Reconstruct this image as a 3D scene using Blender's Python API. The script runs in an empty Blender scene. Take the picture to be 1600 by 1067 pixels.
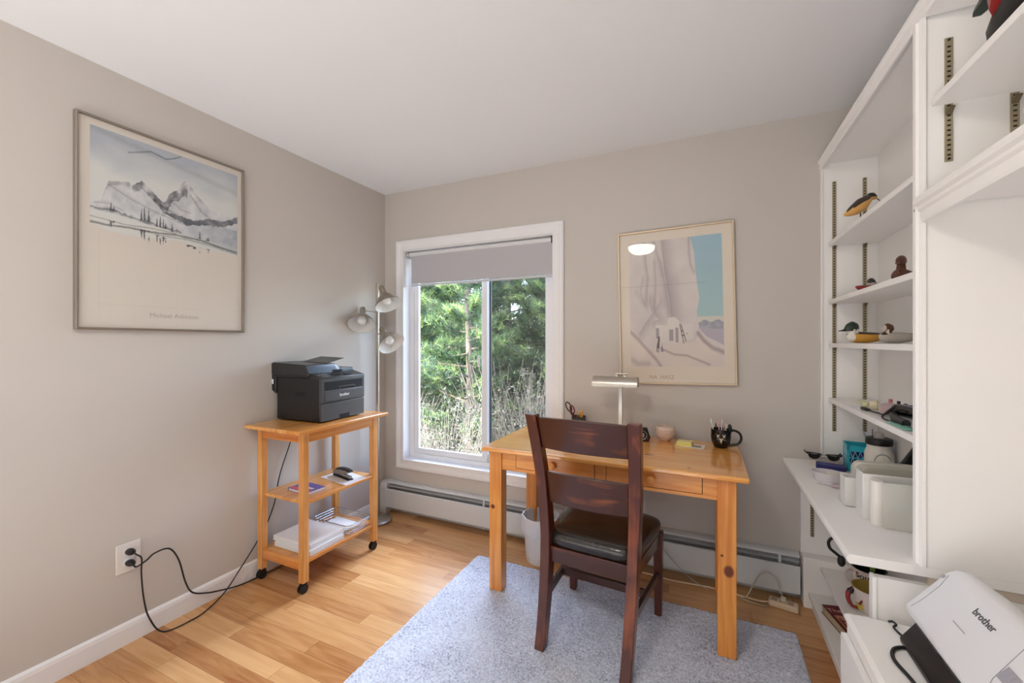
import bpy, bmesh, math, random
import numpy as np
from mathutils import Vector, Matrix
from math import pi, sin, cos, radians

SC = bpy.context.scene
COL = SC.collection

# ------------------------------------------------------------------ camera
cam_d = bpy.data.cameras.new('camera')
cam = bpy.data.objects.new('camera', cam_d)
COL.objects.link(cam)
cam.location = (2.265, -2.530, 1.300)
cam.rotation_euler = (pi/2, 0, math.atan2(.4208, .9071))
cam_d.sensor_width = 36.0
cam_d.lens = 36.0*651/1600
cam_d.clip_start = 0.02
SC.camera = cam

# ------------------------------------------------------------------ look
SC.view_settings.view_transform = 'Standard'
SC.view_settings.look = 'None'
SC.view_settings.gamma = 1.0
SC.view_settings.use_curve_mapping = False
SC.view_settings.exposure = 0.24

# ------------------------------------------------------------------ sky, sun, added fill lights
SKY, SUN, REAR_FILL, FLOOR_FILL, LAMP, OUTDOOR_FILL = 1.7, 17.0, 0.5, 42.0, 42.0, 540.0
w = bpy.data.worlds.new('sky'); SC.world = w; w.use_nodes = True
nt = w.node_tree; nt.nodes.clear()
sky = nt.nodes.new('ShaderNodeTexSky'); sky.sky_type = 'NISHITA'
sky.sun_disc = False; sky.sun_elevation = radians(48); sky.sun_rotation = radians(215)
sky.air_density = 1.0; sky.dust_density = 1.5
bg = nt.nodes.new('ShaderNodeBackground'); bg.inputs[1].default_value = SKY
wo = nt.nodes.new('ShaderNodeOutputWorld')
nt.links.new(sky.outputs[0], bg.inputs[0]); nt.links.new(bg.outputs[0], wo.inputs[0])

def lamp(name, kind, loc, rot, energy, color=(1, 1, 1), **kw):
    d = bpy.data.lights.new(name, kind); d.energy = energy; d.color = color
    for k, v in kw.items(): setattr(d, k, v)
    o = bpy.data.objects.new(name, d); COL.objects.link(o)
    o.location = loc; o.rotation_euler = rot
    return o
# sun high behind the house: lights the pines, never enters the window
lamp('sun', 'SUN', (-6, -6, 12), (radians(32), 0, radians(-40)), SUN, (1, .95, .86), angle=radians(.6))
# added fill light just inside the made-up window behind the camera
lamp('rear_fill', 'AREA', (1.45, -4.19, 1.25), (radians(90), 0, 0), REAR_FILL, (.94, .97, 1), shape='RECTANGLE', size=2.3, size_y=1.9)
# unseen upward fill added near the floor behind the camera to brighten the ceiling
lamp('floor_fill', 'AREA', (1.20, -3.62, .05), (radians(180), 0, 0), FLOOR_FILL, (.89, .95, 1), shape='RECTANGLE', size=2.2, size_y=1.0)
# added outdoor fill, out of view, shining down through the visible window
lamp('outdoor_fill', 'AREA', (.1, 3.4, 4.0), (radians(-52), 0, radians(8)), OUTDOOR_FILL, (.74, .85, 1), shape='RECTANGLE', size=3.2, size_y=1.6)
# daylight through the visible window (a portal only guides sky sampling)
pt = lamp('window_portal', 'AREA', (.786, .20, 1.2), (radians(-90), 0, 0), 10, shape='RECTANGLE', size=1.25, size_y=1.6)
pt.data.cycles.is_portal = True
pt.rotation_euler = (radians(-90), 0, 0)

# ------------------------------------------------------------------ materials
def new_mat(name):
    m = bpy.data.materials.new(name); m.use_nodes = True
    return m, m.node_tree, m.node_tree.nodes['Principled BSDF']
def L(c):  # sRGB 0-255 -> linear
    return tuple(((v/255)/12.92 if v/255 <= .04045 else ((v/255+.055)/1.055)**2.4) for v in c)
def mat(name, rgb, rough=.5, metal=0., var=0., vscale=8., bump=0., bscale=60., spec=.5, coat=0., trans=0., emit=0., sheen=0.):
    m, t, p = new_mat(name)
    c = L(rgb)
    p.inputs['Base Color'].default_value = (*c, 1)
    p.inputs['Roughness'].default_value = rough
    p.inputs['Metallic'].default_value = metal
    p.inputs['Specular IOR Level'].default_value = spec
    p.inputs['Coat Weight'].default_value = coat
    p.inputs['Transmission Weight'].default_value = trans
    if sheen: p.inputs['Sheen Weight'].default_value = sheen
    if emit:
        p.inputs['Emission Color'].default_value = (*c, 1); p.inputs['Emission Strength'].default_value = emit
    if var or bump:
        tc = t.nodes.new('ShaderNodeTexCoord')
    if var:
        n = t.nodes.new('ShaderNodeTexNoise'); n.inputs['Scale'].default_value = vscale; n.inputs['Detail'].default_value = 4
        t.links.new(tc.outputs['Object'], n.inputs['Vector'])
        mx = t.nodes.new('ShaderNodeMix'); mx.data_type = 'RGBA'
        mx.inputs[6].default_value = (*[max(0, v*(1-var)) for v in c], 1)
        mx.inputs[7].default_value = (*[min(1, v*(1+var)) for v in c], 1)
        t.links.new(n.outputs[0], mx.inputs[0]); t.links.new(mx.outputs[2], p.inputs['Base Color'])
    if bump:
        n = t.nodes.new('ShaderNodeTexNoise'); n.inputs['Scale'].default_value = bscale; n.inputs['Detail'].default_value = 3
        t.links.new(tc.outputs['Object'], n.inputs['Vector'])
        b = t.nodes.new('ShaderNodeBump'); b.inputs['Strength'].default_value = bump; b.inputs['Distance'].default_value = .01
        t.links.new(n.outputs[0], b.inputs['Height']); t.links.new(b.outputs[0], p.inputs['Normal'])
    return m
def wood(name, light, dark, axis='x', rough=.35, grain=1., knots=(), coat=0., strips=0., strip_axis='y', blotch=.35):
    """grain stretched along axis, in object space; optional glued strips and knots"""
    m, t, p = new_mat(name)
    N = t.nodes.new; K = t.links.new
    tc = N('ShaderNodeTexCoord'); mp = N('ShaderNodeMapping')
    K(tc.outputs['Object'], mp.inputs['Vector'])
    s = {'x': (1.2, 26, 26), 'y': (26, 1.2, 26), 'z': (26, 26, 1.2)}[axis]
    mp.inputs['Scale'].default_value = [v*grain for v in s]
    n1 = N('ShaderNodeTexNoise'); n1.inputs['Scale'].default_value = 1.6; n1.inputs['Detail'].default_value = 6; n1.inputs['Distortion'].default_value = 1.1
    K(mp.outputs[0], n1.inputs['Vector'])
    n2 = N('ShaderNodeTexNoise'); n2.inputs['Scale'].default_value = 7; n2.inputs['Detail'].default_value = 2
    K(tc.outputs['Object'], n2.inputs['Vector'])
    ad = N('ShaderNodeMath'); ad.operation = 'MULTIPLY_ADD'; K(n2.outputs[0], ad.inputs[0]); ad.inputs[1].default_value = blotch
    K(n1.outputs[0], ad.inputs[2])
    last = ad.outputs[0]
    if strips:
        sx = N('ShaderNodeSeparateXYZ'); K(tc.outputs['Object'], sx.inputs[0])
        dv = N('ShaderNodeMath'); dv.operation = 'DIVIDE'; K(sx.outputs['xyz'.index(strip_axis)], dv.inputs[0]); dv.inputs[1].default_value = strips
        fl = N('ShaderNodeMath'); fl.operation = 'FLOOR'; K(dv.outputs[0], fl.inputs[0])
        wn = N('ShaderNodeTexWhiteNoise'); wn.noise_dimensions = '1D'; K(fl.outputs[0], wn.inputs['W'])
        a2 = N('ShaderNodeMath'); a2.operation = 'MULTIPLY_ADD'; K(wn.outputs[0], a2.inputs[0]); a2.inputs[1].default_value = .35; K(last, a2.inputs[2])
        last = a2.outputs[0]
    mr = N('ShaderNodeMapRange'); mr.inputs[1].default_value = .42; mr.inputs[2].default_value = .85 + (.2 if strips else 0)
    K(last, mr.inputs[0])
    mx = N('ShaderNodeMix'); mx.data_type = 'RGBA'
    mx.inputs[6].default_value = (*L(light), 1); mx.inputs[7].default_value = (*L(dark), 1)
    K(mr.outputs[0], mx.inputs[0]); out = mx.outputs[2]
    for (kx, ky, kz, kr, st) in knots:
        ds = N('ShaderNodeVectorMath'); ds.operation = 'SUBTRACT'; K(tc.outputs['Object'], ds.inputs[0]); ds.inputs[1].default_value = (kx, ky, kz)
        sc_ = N('ShaderNodeVectorMath'); sc_.operation = 'MULTIPLY'; K(ds.outputs[0], sc_.inputs[0]); sc_.inputs[1].default_value = st
        ln = N('ShaderNodeVectorMath'); ln.operation = 'LENGTH'; K(sc_.outputs[0], ln.inputs[0])
        kr_ = N('ShaderNodeMapRange'); kr_.inputs[1].default_value = kr*.75; kr_.inputs[2].default_value = kr*1.15
        kr_.inputs[3].default_value = 1; kr_.inputs[4].default_value = 0; K(ln.outputs['Value'], kr_.inputs[0])
        m2 = N('ShaderNodeMix'); m2.data_type = 'RGBA'; K(kr_.outputs[0], m2.inputs[0]); K(out, m2.inputs[6])
        m2.inputs[7].default_value = (*L((112, 48, 18)), 1); out = m2.outputs[2]
    K(out, p.inputs['Base Color'])
    p.inputs['Roughness'].default_value = rough; p.inputs['Coat Weight'].default_value = coat; p.inputs['Coat Roughness'].default_value = .12
    b = N('ShaderNodeBump'); b.inputs['Strength'].default_value = .08; b.inputs['Distance'].default_value = .004
    K(n1.outputs[0], b.inputs['Height']); K(b.outputs[0], p.inputs['Normal'])
    return m
def glass_mat(name, tint=(255, 255, 255), refl=1.45, rough=.0, tr=1.0):
    m = bpy.data.materials.new(name); m.use_nodes = True; t = m.node_tree; t.nodes.clear()
    N = t.nodes.new; K = t.links.new
    tb = N('ShaderNodeBsdfTransparent'); c = L(tint); tb.inputs[0].default_value = (*[v*tr for v in c], 1)
    g = N('ShaderNodeBsdfGlossy'); g.inputs['Roughness'].default_value = rough
    f = N('ShaderNodeFresnel'); f.inputs[0].default_value = refl
    mx = N('ShaderNodeMixShader'); o = N('ShaderNodeOutputMaterial')
    gm = N('ShaderNodeNewGeometry'); iv = N('ShaderNodeMath'); iv.operation = 'SUBTRACT'; iv.inputs[0].default_value = 1; K(gm.outputs['Backfacing'], iv.inputs[1])
    ml = N('ShaderNodeMath'); ml.operation = 'MULTIPLY'; K(f.outputs[0], ml.inputs[0]); K(iv.outputs[0], ml.inputs[1])
    K(ml.outputs[0], mx.inputs[0]); K(tb.outputs[0], mx.inputs[1]); K(g.outputs[0], mx.inputs[2]); K(mx.outputs[0], o.inputs[0])
    return m
def plastic_clear(name, rgb, alpha=.5, rough=.25):
    m, t, p = new_mat(name); p.inputs['Base Color'].default_value = (*L(rgb), 1)
    p.inputs['Roughness'].default_value = rough; p.inputs['Alpha'].default_value = alpha
    return m
def attr_mat(name, rough=.8):
    m, t, p = new_mat(name)
    a = t.nodes.new('ShaderNodeAttribute'); a.attribute_name = 'Col'
    t.links.new(a.outputs['Color'], p.inputs['Base Color']); p.inputs['Roughness'].default_value = rough
    return m

# ------------------------------------------------------------------ mesh builder
class MB:
    def __init__(s): s.v = []; s.f = []; s.m = []
    def add(s, vs, fs, mi=0, M=None):
        b = len(s.v)
        s.v += [tuple(M @ Vector(v)) for v in vs] if M is not None else [tuple(v) for v in vs]
        s.f += [tuple(b+i for i in f) for f in fs]; s.m += [mi]*len(fs)
        return s
    def box(s, x0, y0, z0, x1, y1, z1, mi=0, M=None):
        x0, x1 = sorted((x0, x1)); y0, y1 = sorted((y0, y1)); z0, z1 = sorted((z0, z1))
        vs = [(x, y, z) for z in (z0, z1) for (x, y) in ((x0, y0), (x1, y0), (x1, y1), (x0, y1))]
        return s.add(vs, [(0, 3, 2, 1), (4, 5, 6, 7), (0, 1, 5, 4), (1, 2, 6, 5), (2, 3, 7, 6), (3, 0, 4, 7)], mi, M)
    def loft(s, secs, mi=0, M=None, caps=True, closed=False):
        n = len(secs[0]); vs = [p for q in secs for p in q]; fs = []
        R = len(secs)
        for i in range(R if closed else R-1):
            a = i*n; b = ((i+1) % R)*n
            for j in range(n):
                k = (j+1) % n
                fs.append((a+j, a+k, b+k, b+j))
        if caps and not closed:
            fs.append(tuple(range(n))[::-1]); fs.append(tuple((R-1)*n+j for j in range(n)))
        return s.add(vs, fs, mi, M)
    def tube(s, path, r, n=8, mi=0, M=None, closed=False, caps=True):
        P = [Vector(p) for p in path]; R = len(P)
        rs = r if isinstance(r, (list, tuple)) else [r]*R
        secs = []; up = None
        for i in range(R):
            if closed: d = P[(i+1) % R]-P[i-1]
            else: d = P[min(i+1, R-1)]-P[max(i-1, 0)]
            d = d.normalized() if d.length > 1e-9 else Vector((0, 0, 1))
            if up is None:
                up = Vector((0, 0, 1)) if abs(d.z) < .9 else Vector((1, 0, 0))
            a = d.cross(up)
            if a.length < 1e-6: a = d.cross(Vector((1, 0, 0)))
            a.normalize(); b = a.cross(d).normalized(); up = b
            secs.append([tuple(P[i]+a*cos(2*pi*k/n)*rs[i]+b*sin(2*pi*k/n)*rs[i]) for k in range(n)])
        return s.loft(secs, mi, M, caps=caps, closed=closed)
    def lathe(s, prof, n=24, c=(0, 0, 0), mi=0, M=None):
        secs = [[(c[0]+r*cos(2*pi*k/n), c[1]+r*sin(2*pi*k/n), c[2]+z) for k in range(n)] for r, z in prof]
        return s.loft(secs, mi, M)
    def prism(s, poly, a0, a1, plane='xy', mi=0, M=None):
        def q(u, v, a): return {'xy': (u, v, a), 'xz': (u, a, v), 'yz': (a, u, v)}[plane]
        return s.loft([[q(u, v, a0) for u, v in poly], [q(u, v, a1) for u, v in poly]], mi, M)
    def ring(s, x0, z0, x1, z1, prof, mi=0, M=None, plane='xz'):
        """mitred rectangular frame; prof = closed list of (inset, depth)"""
        cor = [(x0, z0, 1, 1), (x1, z0, -1, 1), (x1, z1, -1, -1), (x0, z1, 1, -1)]
        def q(u, v, d): return {'xz': (u, d, v), 'yz': (d, u, v), 'xy': (u, v, d)}[plane]
        secs = [[q(x+sx*i, z+sz*i, d) for i, d in prof] for x, z, sx, sz in cor]
        return s.loft(secs, mi, M, closed=True)
    def ell(s, c, r, n=16, h=10, mi=0, M=None):
        secs = [[(c[0]+r[0]*sin(pi*i/h)*cos(2*pi*k/n), c[1]+r[1]*sin(pi*i/h)*sin(2*pi*k/n), c[2]-r[2]*cos(pi*i/h)) for k in range(n)]
                for i in range(h+1)]
        secs[0] = [(c[0]+1e-5*cos(2*pi*k/n), c[1]+1e-5*sin(2*pi*k/n), c[2]-r[2]) for k in range(n)]
        secs[-1] = [(c[0]+1e-5*cos(2*pi*k/n), c[1]+1e-5*sin(2*pi*k/n), c[2]+r[2]) for k in range(n)]
        return s.loft(secs, mi, M)
    def mesh(s, name, mats, smooth=None, M=None):
        me = bpy.data.meshes.new(name)
        vs = [tuple(M @ Vector(v)) for v in s.v] if M is not None else s.v
        me.from_pydata(vs, [], s.f)
        for m in (mats if isinstance(mats, (list, tuple)) else [mats]): me.materials.append(m)
        me.polygons.foreach_set('material_index', s.m)
        bm = bmesh.new(); bm.from_mesh(me); bmesh.ops.recalc_face_normals(bm, faces=bm.faces); bm.to_mesh(me); bm.free()
        if smooth is not None:
            me.polygons.foreach_set('use_smooth', [True]*len(me.polygons))
            me.set_sharp_from_angle(angle=radians(smooth))
        me.update()
        return me
def spline(pts, n=8, closed=False):
    P = [Vector(p) for p in pts]; out = []; R = len(P)
    for i in range(R if closed else R-1):
        p0 = P[i-1] if (closed or i > 0) else P[0]; p1 = P[i]; p2 = P[(i+1) % R]
        p3 = P[(i+2) % R] if (closed or i+2 < R) else P[-1]
        for k in range(n):
            t = k/n
            out.append(tuple(.5*((2*p1)+(-p0+p2)*t+(2*p0-5*p1+4*p2-p3)*t*t+(-p0+3*p1-3*p2+p3)*t**3)))
    if not closed: out.append(tuple(P[-1]))
    return out
def tag(o, label=None, cat=None, group=None, kind=None):
    if label: o['label'] = label
    if cat: o['category'] = cat
    if group: o['group'] = group
    if kind: o['kind'] = kind
    return o
def thing(name, label=None, cat=None, loc=(0, 0, 0), rz=0, group=None, kind=None):
    o = bpy.data.objects.new(name, None); COL.objects.link(o); o.empty_display_size = .05
    o.location = loc; o.rotation_euler = (0, 0, rz)
    return tag(o, label, cat, group, kind)
def put(name, mb, mats, parent=None, world=False, smooth=None, bevel=0, seg=2, loc=None, rot=None, label=None):
    M = None
    if world and parent is not None:
        M = (Matrix.Translation(parent.location) @ Matrix.Rotation(parent.rotation_euler[2], 4, 'Z')).inverted()
        if parent.parent is not None:
            raise ValueError('world put only one level deep: '+name)
    me = mb.mesh(name, mats, smooth, M) if isinstance(mb, MB) else mb
    o = bpy.data.objects.new(name, me); COL.objects.link(o)
    if parent is not None: o.parent = parent
    if loc is not None: o.location = loc
    if rot is not None: o.rotation_euler = rot
    if bevel:
        b = o.modifiers.new('bevel', 'BEVEL'); b.width = bevel; b.segments = seg; b.limit_method = 'ANGLE'; b.angle_limit = radians(40)
        me.polygons.foreach_set('use_smooth', [True]*len(me.polygons)); me.set_sharp_from_angle(angle=radians(50))
    if label: o['label'] = label
    return o
def solo(name, mb, mats, label, cat, base=(0, 0, 0), group=None, **kw):
    """a thing that is one mesh, its origin at base"""
    M = Matrix.Translation([-v for v in base])
    sm = kw.pop('smooth', None)
    me = mb.mesh(name, mats, sm, M)
    o = put(name, me, None, **kw); o.location = base
    return tag(o, label, cat, group)
def text_mesh(txt, size, depth=.0004, align='CENTER', bold=0.):
    c = bpy.data.curves.new('t', 'FONT'); c.body = txt; c.size = size; c.extrude = depth; c.align_x = align; c.offset = bold
    c.resolution_u = 3
    o = bpy.data.objects.new('t', c); COL.objects.link(o)
    dg = bpy.context.evaluated_depsgraph_get(); me = bpy.data.meshes.new_from_object(o.evaluated_get(dg))
    bpy.data.objects.remove(o); bpy.data.curves.remove(c)
    return me
def lettering(name, txt, size, m, parent, M, **kw):
    me = text_mesh(txt, size, **kw); me.transform(M); me.materials.clear(); me.materials.append(m); me.name = name
    o = bpy.data.objects.new(name, me); COL.objects.link(o); o.parent = parent
    return o
def vgrid(name, nu, nv, pos, colour, parent, m):
    """flat printed sheet: one vertex per sample of the printed picture"""
    u, v = np.meshgrid(np.linspace(0, 1, nu), np.linspace(0, 1, nv))
    P = pos(u.ravel(), v.ravel()); Cc = colour(u, v)
    Cc = np.clip(Cc, 0, 255)/255
    lin = np.where(Cc <= .04045, Cc/12.92, ((Cc+.055)/1.055)**2.4).reshape(-1, 3)
    i = np.arange(nu*nv).reshape(nv, nu)
    F = np.stack([i[:-1, :-1], i[:-1, 1:], i[1:, 1:], i[1:, :-1]], -1).reshape(-1, 4)
    me = bpy.data.meshes.new(name); me.from_pydata(P.tolist(), [], F.tolist())
    a = me.color_attributes.new('Col', 'FLOAT_COLOR', 'POINT')
    a.data.foreach_set('color', np.hstack([lin, np.ones((len(lin), 1))]).astype(np.float32).ravel())
    me.materials.append(m)
    o = bpy.data.objects.new(name, me); COL.objects.link(o); o.parent = parent
    return o
def vnoise(u, v, sx, sy, seed=0):
    r = np.random.RandomState(seed); g = r.rand(int(sy)+3, int(sx)+3)
    x = u*sx; y = v*sy; i = np.floor(x).astype(int); j = np.floor(y).astype(int); fx = x-i; fy = y-j
    fx = fx*fx*(3-2*fx); fy = fy*fy*(3-2*fy)
    i = np.clip(i, 0, int(sx)+1); j = np.clip(j, 0, int(sy)+1)
    return (g[j, i]*(1-fx)+g[j, i+1]*fx)*(1-fy)+(g[j+1, i]*(1-fx)+g[j+1, i+1]*fx)*fy
def fbm(u, v, sx, sy, seed=0, o=4):
    t = 0; a = .5; s = 0
    for k in range(o):
        t = t+a*vnoise(u, v, sx*2**k, sy*2**k, seed+k*7); s += a; a *= .5
    return t/s
def inpoly(u, v, poly):
    r = np.zeros(u.shape, bool); n = len(poly)
    for i in range(n):
        x0, y0 = poly[i]; x1, y1 = poly[(i+1) % n]
        c = ((y0 > v) != (y1 > v)) & (u < (x1-x0)*(v-y0)/((y1-y0) if y1 != y0 else 1e-9)+x0)
        r ^= c
    return r
def dline(u, v, pts):
    d = np.full(u.shape, 9.)
    for (x0, y0), (x1, y1) in zip(pts[:-1], pts[1:]):
        dx, dy = x1-x0, y1-y0; t = np.clip(((u-x0)*dx+(v-y0)*dy)/(dx*dx+dy*dy+1e-12), 0, 1)
        d = np.minimum(d, np.hypot(u-x0-t*dx, v-y0-t*dy))
    return d
def lerp(a, b, t): return a*(1-t[..., None])+b*t[..., None]
def interp(u, pts): return np.interp(u, [p[0] for p in pts], [p[1] for p in pts])

# ================================================================== materials in use
M_wall = mat('greige_paint', (203, 196, 189), .6, bump=.02, bscale=180)
M_ceil = mat('ceiling_white', (243, 244, 246), .8)
M_trim = mat('trim_white', (240, 239, 240), .35)
M_cab = mat('cabinet_white', (248, 245, 242), .45, var=.015, vscale=5)
M_vinyl = mat('window_vinyl', (240, 241, 244), .3)
M_black = mat('black_plastic', (22, 22, 23), .45)
M_blackg = mat('black_gloss', (10, 10, 12), .15)
M_dark = mat('dark_void', (12, 10, 10), .8)
M_chrome = mat('brushed_nickel', (196, 190, 180), .28, metal=1.)
M_steel = mat('steel', (205, 205, 205), .22, metal=1.)
M_white = mat('white_plastic', (238, 238, 240), .35)
M_paper = mat('paper', (242, 242, 244), .7)
M_rubber = mat('rubber', (20, 20, 20), .6)
M_glass = glass_mat('pane_glass')
M_glaz = glass_mat('picture_glazing', refl=1.33)
M_print = attr_mat('printed_sheet', .7)
M_heater = mat('heater_enamel', (216, 220, 224), .4)

def floor_mat():
    m, t, p = new_mat('oak_strip_floor'); N = t.nodes.new; K = t.links.new
    def math_(op, a, b=None, c=None):
        n = N('ShaderNodeMath'); n.operation = op
        for i, v in enumerate((a, b, c)):
            if v is None: continue
            if isinstance(v, (int, float)): n.inputs[i].default_value = v
            else: K(v, n.inputs[i])
        return n.outputs[0]
    tc = N('ShaderNodeTexCoord'); s = N('ShaderNodeSeparateXYZ'); K(tc.outputs['Object'], s.inputs[0])
    W, LEN = .0775, .78
    yr = math_('DIVIDE', s.outputs[1], W); row = math_('FLOOR', yr)
    wr = N('ShaderNodeTexWhiteNoise'); wr.noise_dimensions = '1D'; K(row, wr.inputs['W'])
    xs = math_('ADD', math_('DIVIDE', s.outputs[0], LEN), math_('MULTIPLY', wr.outputs[0], 9.7)); pl = math_('FLOOR', xs)
    cb = N('ShaderNodeCombineXYZ'); K(row, cb.inputs[0]); K(pl, cb.inputs[1])
    wn = N('ShaderNodeTexWhiteNoise'); wn.noise_dimensions = '2D'; K(cb.outputs[0], wn.inputs['Vector'])
    mp = N('ShaderNodeMapping'); mp.inputs['Scale'].default_value = (1.6, 17, 1); K(tc.outputs['Object'], mp.inputs['Vector'])
    off = N('ShaderNodeVectorMath'); off.operation = 'MULTIPLY_ADD'; K(cb.outputs[0], off.inputs[0]); off.inputs[1].default_value = (3.7, 5.3, 0); K(mp.outputs[0], off.inputs[2])
    n1 = N('ShaderNodeTexNoise'); n1.inputs['Scale'].default_value = 1.5; n1.inputs['Detail'].default_value = 6; n1.inputs['Distortion'].default_value = 1.6
    K(off.outputs[0], n1.inputs['Vector'])
    f = math_('ADD', math_('MULTIPLY', wn.outputs[0], .50), math_('MULTIPLY', n1.outputs[0], .62))
    cr = N('ShaderNodeValToRGB'); K(f, cr.inputs[0])
    e = cr.color_ramp.elements; e[0].position = .20; e[0].color = (*L((224, 178, 126)), 1); e[1].position = .95; e[1].color = (*L((158, 98, 54)), 1)
    e2 = cr.color_ramp.elements.new(.6); e2.color = (*L((202, 150, 98)), 1)
    # thin seams between strips
    fy = math_('FRACT', yr); fx = math_('FRACT', xs)
    sy = math_('LESS_THAN', fy, .025); sx_ = math_('LESS_THAN', fx, .0028)
    sm = math_('MAXIMUM', sy, sx_)
    mx = N('ShaderNodeMix'); mx.data_type = 'RGBA'; K(math_('MULTIPLY', sm, .45), mx.inputs[0]); K(cr.outputs[0], mx.inputs[6]); mx.inputs[7].default_value = (*L((96, 56, 26)), 1)
    K(mx.outputs[2], p.inputs['Base Color'])
    p.inputs['Roughness'].default_value = .22
    p.inputs['Specular IOR Level'].default_value = .5
    b = N('ShaderNodeBump'); b.inputs['Strength'].default_value = .15; b.inputs['Distance'].default_value = .002
    K(math_('SUBTRACT', n1.outputs[0], math_('MULTIPLY', sm, 1.0)), b.inputs['Height']); K(b.outputs[0], p.inputs['Normal'])
    return m

# ================================================================== the room
RX, RY, RZ = 3.02, -4.20, 2.44
put('floor', MB().box(-.15, RY-.15, -.12, RX+.15, .15, 0), floor_mat())['kind'] = 'structure'
put('ceiling', MB().box(-.15, RY-.15, RZ, RX+.15, .15, RZ+.12), M_ceil)['kind'] = 'structure'
put('wall_left', MB().box(-.15, RY-.15, 0, 0, .15, RZ), M_wall)['kind'] = 'structure'
put('wall_right', MB().box(RX, RY-.15, 0, RX+.15, .15, RZ), M_wall)['kind'] = 'structure'
WX0, WX1, WZ0, WZ1 = .178, 1.393, .395, 1.998        # hole in the window wall
b = MB(); b.box(0, 0, 0, WX0, .15, RZ); b.box(WX1, 0, 0, RX, .15, RZ); b.box(WX0, 0, 0, WX1, .15, WZ0); b.box(WX0, 0, WZ1, WX1, .15, RZ)
put('wall_back', b, M_wall)['kind'] = 'structure'
b = MB(); b.box(0, RY-.15, 0, .25, RY, RZ); b.box(2.7, RY-.15, 0, RX, RY, RZ); b.box(.25, RY-.15, 0, 2.7, RY, .22); b.box(.25, RY-.15, 2.28, 2.7, RY, RZ)
put('wall_front', b, M_wall)['kind'] = 'structure'
w2 = thing('added_window', kind='structure')  # unseen window, added to go with the rear fill light
b = MB().ring(.25, .22, 2.7, 2.28, [(0, RY-.1), (.06, RY-.1), (.06, RY-.03), (0, RY-.03)])
b.box(1.45, RY-.09, .28, 1.5, RY-.04, 2.22)
put('window_frame', b, M_vinyl, w2)
put('sky_blocker', MB().box(.25, RY-.02, .22, 2.7, RY-.012, 2.28), mat('blocker_cream', (236, 234, 230), .9), w2)  # unseen sheet added to keep sky light out of the rear opening
# baseboard along the left wall
b = MB().prism([(0, 0), (.014, 0), (.014, .07), (.011, .084), (.004, .09), (0, .092)], RY, -.075, 'xy')
b = MB(); pr = [(0.0, 0), (.014, 0), (.014, .07), (.011, .084), (.004, .09), (0, .092)]
b.loft([[(x, RY, z) for x, z in pr], [(x, -.075, z) for x, z in pr]])
put('baseboard_left', b, M_trim)['kind'] = 'structure'

# ------------------------------------------------------------------ window
wn_ = thing('window_1', kind='structure')
prof = [(0, -.001), (0, -.012), (.008, -.018), (.022, -.018), (.030, -.013), (.050, -.011), (.066, -.016), (.074, -.014), (.078, -.001)]
put('window_casing', MB().ring(.116, .335, 1.455, 2.065, prof), M_trim, wn_, smooth=30)
# jamb lining and sill
b = MB().ring(.178, .395, 1.393, 1.998, [(0, -.004), (.014, -.004), (.014, .062), (0, .062)])
put('window_jamb', b, M_trim, wn_, bevel=.002)
# vinyl frame
b = MB().ring(.192, .409, 1.379, 1.984, [(0, .062), (.032, .062), (.034, .070), (.034, .12), (0, .12)])
put('window_frame', b, M_vinyl, wn_, bevel=.002)
# fixed and sliding sash with their panes
s1 = put('sash', MB().ring(.226, .443, .862, 1.950, [(0, .072), (.040, .072), (.042, .080), (.042, .094), (0, .094)]), M_vinyl, wn_, bevel=.002)
put('pane', MB().box(.268, .083, .485, .820, .086, 1.908), M_glass, s1)
s2 = put('sash', MB().ring(.806, .443, 1.345, 1.950, [(0, .096), (.052, .096), (.052, .116), (0, .116)]), M_vinyl, wn_, bevel=.002)
put('pane', MB().box(.858, .104, .495, 1.293, .107, 1.898), M_glass, s2)
put('sash_latch', MB().box(.792, .058, 1.12, .806, .072, 1.20), M_vinyl, wn_, bevel=.003)
M_screen = bpy.data.materials.new('insect_screen'); M_screen.use_nodes = True
t = M_screen.node_tree; t.nodes.clear()
a_ = t.nodes.new('ShaderNodeBsdfTransparent'); d_ = t.nodes.new('ShaderNodeBsdfDiffuse'); d_.inputs[0].default_value = (*L((70, 70, 72)), 1)
x_ = t.nodes.new('ShaderNodeMixShader'); x_.inputs[0].default_value = .40; o_ = t.nodes.new('ShaderNodeOutputMaterial')
t.links.new(a_.outputs[0], x_.inputs[1]); t.links.new(d_.outputs[0], x_.inputs[2]); t.links.new(x_.outputs[0], o_.inputs[0])
put('insect_screen', MB().box(.868, .1345, .45, 1.345, .1355, 1.95), M_screen, wn_)
b = MB().ring(.846, .428, 1.362, 1.965, [(0, .128), (.020, .128), (.020, .142), (0, .142)])
put('screen_frame', b, mat('screen_frame', (42, 44, 48), .5), wn_)

# roller shade inside the frame
rs = thing('roller_shade', 'grey roller shade pulled a quarter down inside the white window frame', 'window shade', (.80, .035, 1.97))
M_shade = mat('shade_cloth', (188, 186, 190), .8, bump=.05, bscale=400)
put('shade_cloth', MB().box(.228, .034, 1.738, 1.368, .0355, 1.962), M_shade, rs, world=True)
b = MB().tube([(.226, .040, 1.728), (1.370, .040, 1.728)], .008, 10)
put('bottom_bar', b, mat('shade_bar', (205, 205, 208), .4), rs, world=True, smooth=60)
b = MB().tube([(.212, .038, 1.963), (1.372, .038, 1.963)], .0165, 16)
put('roller', b, mat('shade_roll', (226, 226, 228), .5), rs, world=True, smooth=60)
for x in (.2005, 1.3685):
    put('bracket', MB().box(x-.0075, .015, 1.938, x+.0095, .058, 1.984), M_steel if x < 1 else M_rubber, rs, world=True, bevel=.002)

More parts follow.
